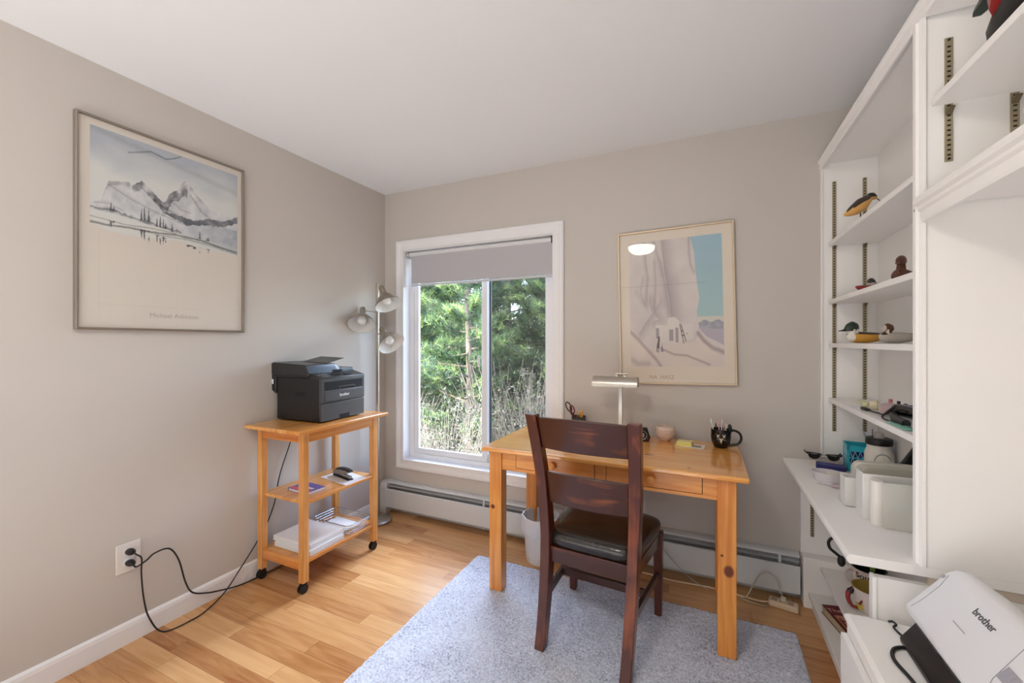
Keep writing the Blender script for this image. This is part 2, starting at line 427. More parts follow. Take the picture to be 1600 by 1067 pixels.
# ================================================================== outdoors
rng = random.Random(11)
GZ = -.75
def gz(x, y): return GZ + .06*(y-1) + .04*sin(x*1.3) + .03*sin(y*2.1)
b = MB(); n = 46; xs = [-16+28*i/n for i in range(n+1)]; ys = [.4+26*(j/n)**1.4 for j in range(n+1)]
b.add([(x, y, gz(x, y)) for y in ys for x in xs], [(j*(n+1)+i, j*(n+1)+i+1, (j+1)*(n+1)+i+1, (j+1)*(n+1)+i) for j in range(n) for i in range(n)])
g = put('ground', b, mat('forest_floor', (118, 110, 100), .95, var=.35, vscale=5), smooth=60); g['kind'] = 'structure'

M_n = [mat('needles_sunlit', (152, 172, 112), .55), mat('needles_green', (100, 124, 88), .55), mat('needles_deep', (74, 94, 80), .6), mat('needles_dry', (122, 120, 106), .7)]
for m in M_n:
    t = m.node_tree; p = t.nodes['Principled BSDF']; c = p.inputs['Base Color'].default_value[:]
    tl = t.nodes.new('ShaderNodeBsdfTranslucent'); tl.inputs[0].default_value = (c[0]*1.2, c[1]*1.3, c[2], 1)
    mx = t.nodes.new('ShaderNodeMixShader'); mx.inputs[0].default_value = .4
    t.links.new(p.outputs[0], mx.inputs[1]); t.links.new(tl.outputs[0], mx.inputs[2]); t.links.new(mx.outputs[0], t.nodes['Material Output'].inputs[0])
M_bark = mat('bark', (112, 100, 90), .9, var=.3, vscale=12)

def pine_mesh(seed, H, R, tufts, nw=.010, nl=.11):
    r = random.Random(seed)
    tr = MB(); tr.tube([(0, 0, -.1), (.03, .02, H*.35), (-.03, .03, H*.7), (0, 0, H)], [.085, .07, .045, .012], 9)
    br = MB(); vs = []; fs = []; mi = []
    nb = int(H*13)
    tips = []
    for i in range(nb):
        h = .25+(H-.35)*(i/nb)**.92
        a = i*2.399+r.uniform(-.3, .3)
        ln = R*(1-.75*(h/H)**1.4)*r.uniform(.65, 1.1)
        up = r.uniform(-.05, .35)
        p0 = Vector((0, 0, h)); d = Vector((cos(a), sin(a), up)).normalized()
        p1 = p0+d*ln*.55+Vector((0, 0, -.04)); p2 = p0+d*ln+Vector((0, 0, .10*ln))
        br.tube([p0, p1, p2], [.018, .011, .004], 5)
        k = max(3, int(tufts/nb*r.uniform(.7, 1.3)))
        for j in range(k):
            s = .1+.9*math.sqrt(r.random())
            q = p0.lerp(p1, s*2) if s < .5 else p1.lerp(p2, (s-.5)*2)
            q = q+Vector((r.gauss(0, .13), r.gauss(0, .13), r.gauss(0, .09)))*ln*.55
            tips.append((q, (q-Vector((0, 0, h-.35))).normalized(), s))
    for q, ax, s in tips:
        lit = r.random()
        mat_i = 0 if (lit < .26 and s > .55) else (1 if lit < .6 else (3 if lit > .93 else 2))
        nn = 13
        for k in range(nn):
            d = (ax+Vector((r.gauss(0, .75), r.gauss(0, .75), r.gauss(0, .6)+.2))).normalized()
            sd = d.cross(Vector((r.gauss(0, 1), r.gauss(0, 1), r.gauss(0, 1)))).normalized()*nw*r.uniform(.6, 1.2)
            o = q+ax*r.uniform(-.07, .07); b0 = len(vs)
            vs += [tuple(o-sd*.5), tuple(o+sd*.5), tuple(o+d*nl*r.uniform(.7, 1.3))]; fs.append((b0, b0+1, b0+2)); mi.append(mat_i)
    fo = MB(); fo.v = vs; fo.f = fs; fo.m = mi
    me = bpy.data.meshes.new('foliage'); me.from_pydata(vs, [], fs)
    for m in M_n: me.materials.append(m)
    me.polygons.foreach_set('material_index', mi)
    return tr.mesh('trunk', M_bark, 60), br.mesh('branches', M_bark, 60), me
def tree(name, meshes, x, y, s, rz, label, group='pines outside the window', cat='tree'):
    t_ = thing(name, label, cat, (x, y, gz(x, y)), rz, group); t_.scale = (s, s, s)
    for n_, me in zip(('trunk', 'branches', 'foliage'), meshes): put(n_, me, None, t_)
    return t_
PA = pine_mesh(3, 3.7, 1.35, 4200, .011, .10); PB = pine_mesh(8, 4.3, 1.55, 4600, .012, .11)
spots = [(PA, -1.15, 3.2, 1.0, .4, 'bushy young pine nearest to the sliding half of the window'),
         (PB, -3.6, 4.3, 1.0, 2.1, 'pine filling the edge of the clear pane beside the floor lamp'),
         (PA, .25, 4.0, 1.05, 3.3, 'yellowish pine seen past the edge of the screened pane'),
         (PB, -1.9, 6.2, 1.05, 5.0, 'tall pine standing behind the front row, between the two panes'),
         (PA, -2.45, 3.5, 1.0, 2.6, 'bushy young pine between the nearest pine and the one beside the floor lamp'),
         (PA, -.35, 4.9, 1.1, 5.6, 'mid-row pine filling the gap behind the screened pane'),
         (PB, -2.9, 5.5, 1.05, 1.7, 'mid-row pine filling the gap behind the clear pane'),
         (PA, -4.9, 7.7, 1.25, 4.4, 'third-row pine seen between the trunks through the clear pane'),
         (PA, -5.2, 6.5, 1.3, 1.2, 'far pine deep in the grove seen through the clear pane'),
         (PB, .3, 7.6, 1.1, 4.2, 'far pine deep in the grove seen through the screened pane'),
         (PB, -3.7, 9.0, 1.25, .7, 'rearmost pine whose crown closes the view through the window'),
         (PA, -6.9, 9.2, 1.5, 2.2, 'outermost rear pine glimpsed beside the window jamb'),
         (PB, -.8, 11.0, 1.4, 3.1, 'rearmost pine behind the screened pane')]
for me, x, y, s, rz, lb in spots: tree('pine_tree', me, x, y, s, rz, lb)

def shrub_mesh(seed, R, H, stems):
    r = random.Random(seed); b = MB(); vs = []; fs = []; mi = []
    for i in range(stems):
        a = r.uniform(0, 2*pi); rr = R*r.random()**.5*.35
        p0 = Vector((cos(a)*rr, sin(a)*rr, -.03)); p2 = Vector((cos(a)*R*r.uniform(.2, 1), sin(a)*R*r.uniform(.2, 1), H*r.uniform(.45, 1)))
        p1 = p0.lerp(p2, .5)+Vector((r.gauss(0, .06), r.gauss(0, .06), .08))
        b.tube([p0, p1, p2], [.006, .004, .0015], 4)
        for k in range(22):
            q = p0.lerp(p2, r.uniform(.2, 1))+Vector((r.gauss(0, .07), r.gauss(0, .07), r.gauss(0, .06)))
            d = Vector((r.gauss(0, 1), r.gauss(0, 1), r.gauss(0, 1))).normalized()*r.uniform(.014, .034); e = d.cross(Vector((r.gauss(0, 1), r.gauss(0, 1), 1))).normalized()*r.uniform(.004, .009)
            b0 = len(vs); vs += [tuple(q-d), tuple(q+e), tuple(q+d), tuple(q-e)]; fs.append((b0, b0+1, b0+2, b0+3)); mi.append(r.choice((0, 1, 1, 1, 2)))
    me = bpy.data.meshes.new('foliage'); me.from_pydata(vs, [], fs)
    for m in (M_n[1], M_n[3], mat('shrub_pale', (132, 130, 122), .8)): me.materials.append(m)
    me.polygons.foreach_set('material_index', mi)
    return b.mesh('stems', mat('twig', (138, 130, 122), .9), 60), me
SA = shrub_mesh(4, .8, 1.35, 150)
for (x, y, s, rz, lb) in [(-.55, 1.75, 1.0, 0, 'dry twiggy shrub behind the desk corner outside the window'), (-1.7, 2.2, 1.0, 1, 'pale dry shrub low outside the clear pane'),
                          (.55, 2.1, 1.15, 2, 'dry shrub low outside the screened pane'), (-2.6, 3.0, 1.2, 3, 'shrub under the pine beside the floor lamp'),
                          (-.4, 3.0, 1.3, 4, 'taller dry shrub between the front pines'), (-3.3, 2.6, 1.0, 5, 'outermost shrub by the window jamb')]:
    t_ = thing('dry_shrub', lb, 'shrub', (x, y, gz(x, y)), rz, 'dry shrubs outside the window'); t_.scale = (s, s, s)
    put('stems', SA[0], None, t_); put('foliage', SA[1], None, t_)
vs = []; fs = []
for i in range(9000):
    x = rng.uniform(-5.5, 1.6); y = rng.uniform(.7, 6.5); z = gz(x, y); a = rng.uniform(0, pi); h = rng.uniform(.06, .28); lx, ly = rng.gauss(0, .06), rng.gauss(0, .06)
    b0 = len(vs); vs += [(x-.004*cos(a), y-.004*sin(a), z-.01), (x+.004*cos(a), y+.004*sin(a), z-.01), (x+lx, y+ly, z+h)]; fs.append((b0, b0+1, b0+2))
me = bpy.data.meshes.new('dry_grass'); me.from_pydata(vs, [], fs); me.materials.append(mat('straw', (138, 134, 122), .85))
tag(put('dry_grass', me, None), 'dry pale grass covering the ground under the pines', 'grass', kind='stuff')

# ================================================================== ceiling light (seen mirrored in the print's glazing)
cl = thing('ceiling_light', 'round glowing frosted dome light on the ceiling', 'ceiling light', (1.58, -2.62, RZ))
put('ceiling_pan', MB().lathe([(.02, 0), (.165, 0), (.165, -.02), (.02, -.02)], 32), M_white, cl, smooth=40)
b = MB().lathe([(.001, -.115), (.05, -.112), (.10, -.098), (.135, -.072), (.15, -.045), (.152, -.021), (.001, -.021)], 32)
put('glass_dome', b, mat('lit_dome', (255, 245, 230), .4, emit=LAMP), cl, smooth=50)

# ================================================================== baseboard heater
hx0, hx1 = .012, 2.69
ht = thing('baseboard_heater', 'long white baseboard heater along the wall under the window', 'heater', (1.35, -.03, 0))
b = MB().box(hx0, -.006, .01, hx1, -.0005, .235)
# rolled top hood
hood = [(-.0005, .238), (-.030, .238), (-.046, .233), (-.052, .226), (-.050, .222), (-.044, .227), (-.030, .232), (-.0005, .232)]
b.loft([[(x, y, z) for y, z in hood] for x in (hx0+.05, hx1)])
put('back_panel', b, M_heater, ht, world=True)
b = MB().loft([[(x, y, z) for y, z in ((-.020, .214), (-.052, .199), (-.0535, .203), (-.021, .218))] for x in (hx0+.07, hx1)])
put('damper', b, mat('damper_grey', (176, 180, 184), .45), ht, world=True)
b = MB().loft([[(x, y, z) for y, z in ((-.060, .186), (-.064, .186), (-.069, .182), (-.069, .050), (-.063, .046), (-.060, .048))] for x in (hx0+.055, hx1)])
put('front_panel', b, M_heater, ht, world=True)
b = MB().box(hx0+.06, -.045, .075, hx1, -.012, .150)
for k in range(90): b.box(hx0+.08+k*.0285, -.050, .07, hx0+.0805+k*.0285, -.010, .155)
put('heating_element', b, mat('fins_dark', (44, 42, 42), .6), ht, world=True)
cap = [(-.0005, 0), (-.072, 0), (-.072, .190), (-.066, .215), (-.052, .234), (-.030, .241), (-.0005, .241)]
b = MB().loft([[(x, y, z) for y, z in cap] for x in (hx0, hx0+.06)])
put('end_cap', b, M_heater, ht, world=True, bevel=.003)
for x in (.9, 1.8, 2.6):
    put('bracket', MB().box(x, -.055, .03, x+.012, -.006, .228), M_heater, ht, world=True)

# ================================================================== framed prints
def art_mountains(u, v):
    """snowy watercolour landscape; u,v over the whole sheet"""
    c = np.zeros(u.shape+(3,)); c[:] = (216, 208, 198)
    w = (u > .058)&(u < .962)
    botl = interp(u, [(.06, .50), (.14, .475), (.33, .47), (.55, .49), (.70, .475), (.96, .462)])
    img = w&(v < .965)&(v > botl)
    n = fbm(u, v, 5, 9, 1); n2 = fbm(u, v, 22, 26, 2); n3 = fbm(u, v, 60, 60, 5)
    sky = lerp(np.array([176, 182, 190.]), np.array([214, 215, 211.]), np.clip((.93-v)/.16+ (n-.5)*1.1, 0, 1))
    sky = sky-(np.clip(.5-abs(v-.93+.12*(u-.3))/.05, 0, .5)*30)[..., None]
    c[img] = sky[img]
    # pale snow body under ridges
    ridge = interp(u, [(.06, .60), (.11, .615), (.15, .72), (.25, .742), (.27, .728), (.323, .766), (.35, .75), (.387, .724), (.448, .681), (.465, .695), (.486, .742), (.54, .777), (.581, .832), (.607, .829), (.64, .794), (.692, .756), (.763, .71), (.83, .70), (.962, .685)])+(n3-.5)*.018
    shore = interp(u, [(.06, .565), (.17, .565), (.30, .550), (.42, .538), (.51, .53), (.68, .527), (.96, .515)])
    m = img&(v < ridge)&(v > shore)
    body = lerp(np.array([218, 218, 218.]), np.array([186, 188, 192.]), np.clip(n2*1.6-.3, 0, 1))
    c[m] = body[m]
    # dark rock faces below the ridge lines
    for (a0, a1, dep, st, fl) in ((.27, .46, .055, .8, 0), (.44, .60, .085, .8, 3), (.60, .74, .03, .3, 4), (.12, .26, .025, .35, 9)):
        rock = img&(u > a0)&(u < a1)&(v < ridge-.002)&(v > ridge-dep*(.4+.9*fbm(u, v, 16, 20, 20+fl)))
        k = np.clip((n2-.28)*2.6, 0, 1)*st
        rc = lerp(np.array([206, 206, 208.]), np.array([92, 92, 96.]), k)
        c[rock] = rc[rock]
    # soft slope wash lines
    for pts, wd, s in (([(.15, .70), (.27, .655), (.40, .62), (.60, .585)], .004, 34), ([(.36, .70), (.44, .66), (.56, .62)], .007, 46),
                       ([(.62, .76), (.66, .72), (.70, .68), (.76, .655)], .005, 40), ([(.50, .70), (.56, .665), (.62, .66)], .005, 30), ([(.08, .60), (.15, .61), (.22, .59)], .003, 30)):
        k = np.clip(1-dline(u, v, pts)/(wd*(1+n3)), 0, 1)*img; c -= (k*s)[..., None]
    # treeline band
    tl = inpoly(u, v+(n3-.5)*.016, [(.44, .632), (.525, .632), (.648, .622), (.736, .650), (.868, .662), (.962, .704), (.962, .667), (.84, .622), (.736, .612), (.60, .588), (.50, .612)])
    c[tl&img] = (lerp(np.array([88, 90, 96.]), np.array([150, 152, 158.]), np.clip(n2*1.7-.4, 0, 1)))[tl&img]
    k = np.clip(1-abs(v-(shore+.012+(n3-.5)*.02))/.009, 0, 1)*(u < .56)*img; c -= (k*75)[..., None]
    # wash on the right below the trees, water
    k = np.clip((u-.5)*2.2, 0, 1)*np.clip((v-botl)/.03, 0, 1)*(v < .62)*img*(.4+.6*n); c -= (k*42)[..., None]*np.array([1.15, 1.0, .8])
    for pts, wd, s in (([(.06, .532), (.235, .521), (.38, .53), (.53, .527)], .0028, 60), ([(.06, .505), (.14, .502), (.25, .510), (.37, .508), (.525, .520), (.69, .518), (.82, .50), (.96, .485)], .0055, 84),
                       ([(.40, .50), (.60, .507), (.75, .50), (.96, .475)], .005, 40), ([(.25, .889), (.33, .915), (.373, .931), (.42, .925), (.463, .918), (.51, .935), (.557, .958)], .0045, 46)):
        k = np.clip(1.2-dline(u, v, pts)/(wd*(.6+n3)), 0, 1)*w; c -= (k*s)[..., None]
    r = np.random.RandomState(5)
    for tx, ty, th in ((.161, .575, .045), (.175, .575, .025), (.322, .56, .06), (.338, .56, .075), (.363, .56, .07), (.41, .545, .045), (.43, .545, .06), (.448, .545, .05), (.462, .54, .035), (.502, .535, .04), (.683, .525, .045), (.735, .522, .02), (.745, .522, .028)):
        for s, sc_ in ((1, 1.), (-1, .8)):
            yb = ty if s > 0 else ty-.048
            dy = (v-yb)*s; k = (dy > 0)&(dy < th*sc_)&(abs(u-tx) < (.010*(1-dy/(th*sc_))+.0012)*(.25+1.3*n3*(.5+.5*np.sin(dy*900))))
            if s < 0: k &= (n3 > .40)
            c[k] = (74, 76, 82)
    k = (dline(u, v, [(.60, .474), (.65, .468)]) < .007)&(n3 > .45); c[k] = (90, 90, 94)
    # plate edge lines of the sheet
    for pts in ([(.07, .117), (.71, .117)], [(.10, .455), (.10, .06)]):
        k = np.clip(1-dline(u, v, pts)/.0016, 0, 1); c -= (k*10)[..., None]
    return c
def art_cliff(u, v):
    """canyon wall with a small adobe dwelling at its foot (generic)"""
    c = np.zeros(u.shape+(3,)); c[:] = (226, 214, 198)
    w = (u > .09)&(u < .915)&(v > .105)&(v < .94)
    n = fbm(u, v, 6, 9, 31); n2 = fbm(u, v, 30, 40, 33)
    cl = lerp(np.array([205, 195, 192.]), np.array([222, 214, 208.]), np.clip(n*1.4-.1, 0, 1))
    c[w] = cl[w]
    edge = [(.644, .95), (.683, .841), (.69, .712), (.712, .582), (.717, .539), (.694, .454), (.712, .35), (.768, .299), (.93, .235)]
    sky = w&inpoly(u, v, edge+[(1.2, .235), (1.2, 1.2), (.644, 1.2)])
    sk = lerp(np.array([160, 190, 206.]), np.array([168, 198, 198.]), np.clip((.95-v)*1.9, 0, 1)); c[sky] = sk[sky]
    k = sky&(v < .425); c[k] = (212, 208, 196)
    k = sky&(v < .395+.008*np.sin(u*60)); c[k] = lerp(np.array([150, 150, 160.]), np.array([182, 180, 188.]), np.clip(n2*2-.5, 0, 1))[k]
    k = sky&(v < .345); c[k] = (186, 178, 188)
    fold2 = [(.655, .95), (.652, .77), (.683, .70), (.66, .80)]
    for pts, wd, s, sgn in (([(.242, .94), (.261, .778), (.275, .70), (.262, .60), (.258, .545)], .035, 50, -1), ([(.335, .945), (.36, .86), (.397, .788), (.415, .70), (.433, .636), (.45, .54), (.462, .455)], .04, 52, -1),
                            ([(.391, .94), (.405, .83), (.42, .725), (.44, .62), (.456, .547), (.469, .431)], .10, 62, 1), ([(.644, .948), (.645, .84), (.655, .765), (.683, .712)], .02, 60, -1),
                            ([(.17, .60), (.21, .55), (.25, .50), (.273, .535)], .03, 20, -1), ([(.37, .53), (.33, .49), (.31, .46), (.36, .42), (.30, .40)], .06, 34, 1),
                            ([(.273, .535), (.30, .46), (.24, .40), (.173, .327)], .06, 40, 1), ([(.34, .80), (.345, .66), (.33, .50)], .03, 44, -1), ([(.23, .70), (.20, .60), (.24, .52)], .02, 34, -1)):
        d = dline(u, v, pts); side = np.interp(v, [p[1] for p in pts[::-1]], [p[0] for p in pts[::-1]]) if pts[0][1] > pts[-1][1] else u*0
        s_ = np.where((u-side)*sgn > 0, 1., .15)
        k = np.clip(1-d/(wd*1.3), 0, 1)**1.3*s_*w*(~sky); c -= (k*s*.62)[..., None]*np.array([.95, 1.0, .85])
    # slopes at the foot
    foot = [(.09, .34), (.16, .30), (.224, .237), (.30, .19), (.324, .255), (.36, .24), (.44, .262), (.66, .262), (.70, .30), (.76, .25), (.84, .19), (.93, .165), (.93, .10), (.09, .10)]
    k = w&inpoly(u, v, foot); ft = lerp(np.array([214, 204, 198.]), np.array([228, 216, 206.]), np.clip(n*1.6-.2, 0, 1)); c[k] = ft[k]
    for pts, wd, s in (([(.096, .337), (.16, .29), (.224, .237), (.335, .147), (.373, .104)], .02, 44), ([(.34, .24), (.40, .215), (.492, .185), (.60, .178), (.655, .161), (.791, .12)], .012, 44), ([(.70, .32), (.75, .27), (.82, .225), (.92, .195)], .022, 56), ([(.11, .15), (.16, .125), (.26, .125)], .03, 26)):
        d = dline(u, v, pts); kk = np.clip(1-d/wd, 0, 1)*w; c -= (kk*s)[..., None]*np.array([.9, 1, .9])
    bl = inpoly(u, v, [(.335, .381), (.433, .376), (.444, .424), (.50, .43), (.539, .404), (.539, .378), (.655, .385), (.662, .282), (.528, .262), (.335, .262)]); c[bl&w] = (220, 212, 206)
    for x0, x1, y0, y1 in ((.451, .487, .273, .348), (.505, .532, .264, .36), (.60, .612, .315, .325), (.33, .36, .29, .36)):
        c[(u > x0)&(u < x1)&(v > y0)&(v < y1)] = (168, 158, 162)
    for pts in ([(.545, .378), (.578, .258)], [(.556, .378), (.598, .268)], [(.556, .34), (.572, .335)], [(.562, .31), (.584, .305)], [(.352, .29), (.333, .205)], [(.362, .285), (.348, .20)], [(.345, .23), (.36, .29)]):
        k = dline(u, v, pts) < .0035; c[k] = (104, 92, 94)
    k = (np.hypot(u-.357, (v-.297)*1.4) < .009); c[k] = (96, 82, 82)
    k = (abs(u-.384) < .012*(1-(v-.205)/.05))&(v > .203)&(v < .25); c[k] = (140, 128, 150)
    k = np.clip(1-abs(v-.643)/.004, 0, 1)*((u > .0)&(u < .78)); c -= (k*20)[..., None]
    return c
# print on the left wall
M_lead = mat('lead_grey_frame', (150, 140, 130), .3, metal=.6)
M_text = mat('pale_print_ink', (172, 165, 158), .8)
PY0, PY1, PZ0, PZ1 = -1.768, -1.107, 1.348, 2.216
f1 = thing('framed_print', 'framed mountain watercolour with pine trees and snow, hanging on the wall above the outlet', 'picture', (.001, (PY0+PY1)/2, PZ0))
b = MB().ring(PY0, PZ0, PY1, PZ1, [(0, .001), (0, .024), (.003, .026), (.008, .026), (.010, .022), (.010, .001)], plane='yz')
put('frame', b, M_lead, f1, world=True)
put('backing', MB().box(.002, PY0+.008, PZ0+.008, .012, PY1-.008, PZ1-.008), mat('backing_board', (170, 150, 125), .9), f1, world=True)
M1 = f1.location
vgrid('print', 420, 470, lambda u, v: np.stack([u*0+.0125, (PY0+.008)+u*(PY1-PY0-.016)-M1.y, (PZ0+.008)+v*(PZ1-PZ0-.016)-M1.z], 1), art_mountains, f1, M_print)
R_left = Matrix(((0, 0, 1, 0), (1, 0, 0, 0), (0, 1, 0, 0), (0, 0, 0, 1)))
lettering('printed_name', 'Michael Atkinson', .0285, M_text, f1, Matrix.Translation((.0127, PY0+.52*(PY1-PY0)-M1.y, PZ0+.070*(PZ1-PZ0)-M1.z)) @ R_left, depth=.0001)
put('glazing', MB().box(.0175, PY0+.009, PZ0+.009, .0190, PY1-.009, PZ1-.009), M_glaz, f1, world=True)
# print on the window wall, hung slightly crooked
M_pale = mat('pale_gold_frame', (214, 196, 170), .35, metal=.3)
f2 = thing('framed_print', 'framed print of pale canyon cliffs over a small adobe house, hanging above the desk', 'picture', (2.106, -.001, 1.500))
W2, H2 = .612, .883
b = MB().ring(-W2/2, -H2/2, W2/2, H2/2, [(0, -.001), (0, -.024), (.003, -.026), (.008, -.026), (.010, -.022), (.010, -.001)])
put('frame', b, M_pale, f2)
put('backing', MB().box(-W2/2+.008, -.012, -H2/2+.008, W2/2-.008, -.002, H2/2-.008), mat('backing_board_pale', (190, 170, 140), .9), f2)
vgrid('print', 380, 470, lambda u, v: np.stack([-W2/2+.008+u*(W2-.016), u*0-.0125, -H2/2+.008+v*(H2-.016)], 1), art_cliff, f2, M_print)
R_back = Matrix(((1, 0, 0, 0), (0, 0, -1, 0), (0, 1, 0, 0), (0, 0, 0, 1)))
lettering('pencilled_name', 'NA  HASZ', .030, mat('pencil_ink', (176, 152, 126), .8), f2, Matrix.Translation((-.075, -.0127, -H2/2+.030)) @ R_back, depth=.0001)
put('glazing', MB().box(-W2/2+.009, -.0190, -H2/2+.009, W2/2-.009, -.0175, H2/2-.009), M_glaz, f2)
f2.rotation_euler = (0, radians(-1.2), 0)

# ================================================================== wall outlet
ol = thing('wall_outlet', 'white wall outlet plate with two black plugs in it', 'outlet', (.0, -1.594, .37))
put('cover_plate', MB().box(.0005, -1.637, .306, .006, -1.551, .432), mat('outlet_white', (232, 226, 222), .35), ol, world=True, bevel=.003)
for z in (.348, .392):
    put('socket', MB().box(.006, -1.612, z-.015, .0075, -1.576, z+.015), M_white, ol, world=True, bevel=.003)
def cord(name, pts, r, m, label, cat='cord', plug=None, group=None, n=8, plugm=None):
    pth = spline(pts, 10); bs = Vector(pts[0])
    o = thing(name, label, cat, bs, 0, group)
    put('cable', MB().tube(pth, r, n), m, o, world=True, smooth=60)
    if plug is not None:
        put('plug', plug, plugm or M_black, o, world=True, smooth=50)
    return o
def plug_mb(x, y, z):
    b = MB(); b.loft([[(x+d, y+s*cos(2*pi*k/12), z+s*.8*sin(2*pi*k/12)) for k in range(12)] for d, s in ((0, .015), (.012, .017), (.026, .014), (.036, .007))]); return b
cord('electrical_cord', [(.043, -1.594, .395), (.058, -1.590, .390), (.062, -1.573, .365), (.055, -1.571, .30), (.05, -1.560, .18), (.05, -1.54, .085), (.075, -1.50, .008), (.10, -1.40, .006), (.085, -1.32, .008), (.05, -1.22, .03), (.03, -1.13, .10), (.022, -1.05, .18), (.02, -.98, .27), (.018, -.93, .38), (.018, -.90, .52), (.02, -.84, .68), (.028, -.80, .80), (.03, -.79, .825)], .0032, M_black,
     'black cord hanging lowest from the upper plug, rising behind the printer cart', 'cord', plug_mb(.0078, -1.594, .395), 'black cords from the wall outlet')
cord('electrical_cord', [(.043, -1.594, .345), (.062, -1.590, .338), (.062, -1.555, .350), (.05, -1.52, .362), (.04, -1.46, .352), (.035, -1.42, .28), (.03, -1.39, .16), (.03, -1.36, .095), (.032, -1.30, .060), (.036, -1.24, .040), (.036, -1.15, .016), (.04, -1.05, .008), (.05, -.90, .006), (.06, -.70, .006), (.06, -.5, .006)], .0036, M_black,
     'thicker black cord looping from the lower plug and running along the baseboard', 'cord', plug_mb(.0078, -1.594, .347), 'black cords from the wall outlet')

# ================================================================== rug
rg = random.Random(5)
M_rug = bpy.data.materials.new('rug_pile'); M_rug.use_nodes = True
t = M_rug.node_tree; p = t.nodes['Principled BSDF']; tc = t.nodes.new('ShaderNodeTexCoord')
n1 = t.nodes.new('ShaderNodeTexNoise'); n1.inputs['Scale'].default_value = 130; n1.inputs['Detail'].default_value = 3
n2 = t.nodes.new('ShaderNodeTexNoise'); n2.inputs['Scale'].default_value = 5; n2.inputs['Detail'].default_value = 3
t.links.new(tc.outputs['Object'], n1.inputs['Vector']); t.links.new(tc.outputs['Object'], n2.inputs['Vector'])
ad = t.nodes.new('ShaderNodeMath'); ad.operation = 'MULTIPLY_ADD'; ad.inputs[1].default_value = .35; t.links.new(n2.outputs[0], ad.inputs[0]); t.links.new(n1.outputs[0], ad.inputs[2])
cr = t.nodes.new('ShaderNodeValToRGB'); e = cr.color_ramp.elements
e[0].position = .40; e[0].color = (*L((112, 120, 150)), 1); e[1].position = .82; e[1].color = (*L((228, 234, 250)), 1)
e3 = e.new(.58); e3.color = (*L((194, 199, 217)), 1)
t.links.new(ad.outputs[0], cr.inputs[0]); t.links.new(cr.outputs[0], p.inputs['Base Color'])
p.inputs['Roughness'].default_value = .95; p.inputs['Sheen Weight'].default_value = .3
bb = t.nodes.new('ShaderNodeBump'); bb.inputs['Strength'].default_value = .7; bb.inputs['Distance'].default_value = .006
t.links.new(n1.outputs[0], bb.inputs['Height']); t.links.new(bb.outputs[0], p.inputs['Normal'])
rx0, rx1, ry0, ry1 = 1.015, 2.632, -2.35, -.325
nx, ny = 200, 250; vs = []; fs = []
for j in range(ny+1):
    for i in range(nx+1):
        x = rx0+(rx1-rx0)*i/nx; y = ry0+(ry1-ry0)*j/ny
        ed = min(i, nx-i, j, ny-j); z = .0015 if ed == 0 else .011+rg.uniform(-.0028, .0028)
        if abs(y-(-.395)) < .005 and x > 2.2: z -= .006
        vs.append((x+(rg.uniform(-.003, .003) if ed else rg.uniform(-.0015, .0015)), y+rg.uniform(-.003, .003)*(ed > 0), z))
fs = [(j*(nx+1)+i, j*(nx+1)+i+1, (j+1)*(nx+1)+i+1, (j+1)*(nx+1)+i) for j in range(ny) for i in range(nx)]
b = MB(); b.add(vs, fs)
solo('area_rug', b, M_rug, 'pale blue-grey low pile rug under the desk and chair', 'rug', (1.82, -1.3, 0), smooth=80)

# ================================================================== printer cart
M_pine = wood('cart_pine_z', (240, 184, 114), (206, 134, 64), 'z', .35, coat=.2)
M_piney = wood('cart_pine_y', (242, 186, 114), (208, 134, 62), 'y', .25, coat=.4, strips=.062, strip_axis='x')
M_pinex = wood('cart_pine_x', (236, 166, 90), (202, 116, 46), 'x', .35, coat=.2)
ct = thing('printer_cart', 'small pine cart on casters holding the black printer beside the wall', 'cart', (.215, -.785, 0))
put('cart_top', MB().box(.006, -1.10, .830, .436, -.455, .850), M_piney, ct, world=True, bevel=.004)
for i, (x, y) in enumerate(((.037, -1.045), (.362, -1.045), (.037, -.545), (.362, -.545))):
    lg = put('leg', MB().box(x, y, .055, x+.034, y+.036, .829), M_pine, ct, world=True, bevel=.002)
    cs = put('caster', MB().tube([(x+.017, y+.018, .028), (x+.017, y+.018, .055)], .006, 8).tube([(x+.004, y+.012, .024), (x+.013, y+.012, .024)], .0235, 18).tube([(x+.021, y+.012, .024), (x+.030, y+.012, .024)], .0235, 18).box(x+.006, y+.004, .030, x+.028, y+.030, .050).tube([(x+.002, y+.012, .024), (x+.032, y+.012, .024)], .005, 8), M_rubber, ct, world=True, smooth=40)
b = MB().box(.046, -1.038, .770, .062, -.520, .829).box(.372, -1.038, .770, .388, -.520, .829)
put('apron', MB().box(.377, -1.009, .775, .391, -.545, .829), M_piney, ct, world=True, bevel=.001)
put('apron', MB().box(.044, -1.009, .775, .058, -.545, .829), M_piney, ct, world=True, bevel=.001)
put('apron', MB().box(.071, -1.040, .775, .362, -1.026, .829), M_pinex, ct, world=True, bevel=.001)
put('apron', MB().box(.071, -.528, .775, .362, -.514, .829), M_pinex, ct, world=True, bevel=.001)
put('shelf', MB().box(.040, -1.025, .453, .393, -.524, .469), M_piney, ct, world=True, bevel=.002)
put('shelf', MB().box(.040, -1.025, .148, .393, -.524, .164), M_piney, ct, world=True, bevel=.002)
put('stretcher', MB().box(.071, -1.041, .118, .362, -1.026, .166), M_pinex, ct, world=True, bevel=.001)
put('stretcher', MB().box(.071, -.528, .118, .362, -.513, .166), M_pinex, ct, world=True, bevel=.001)

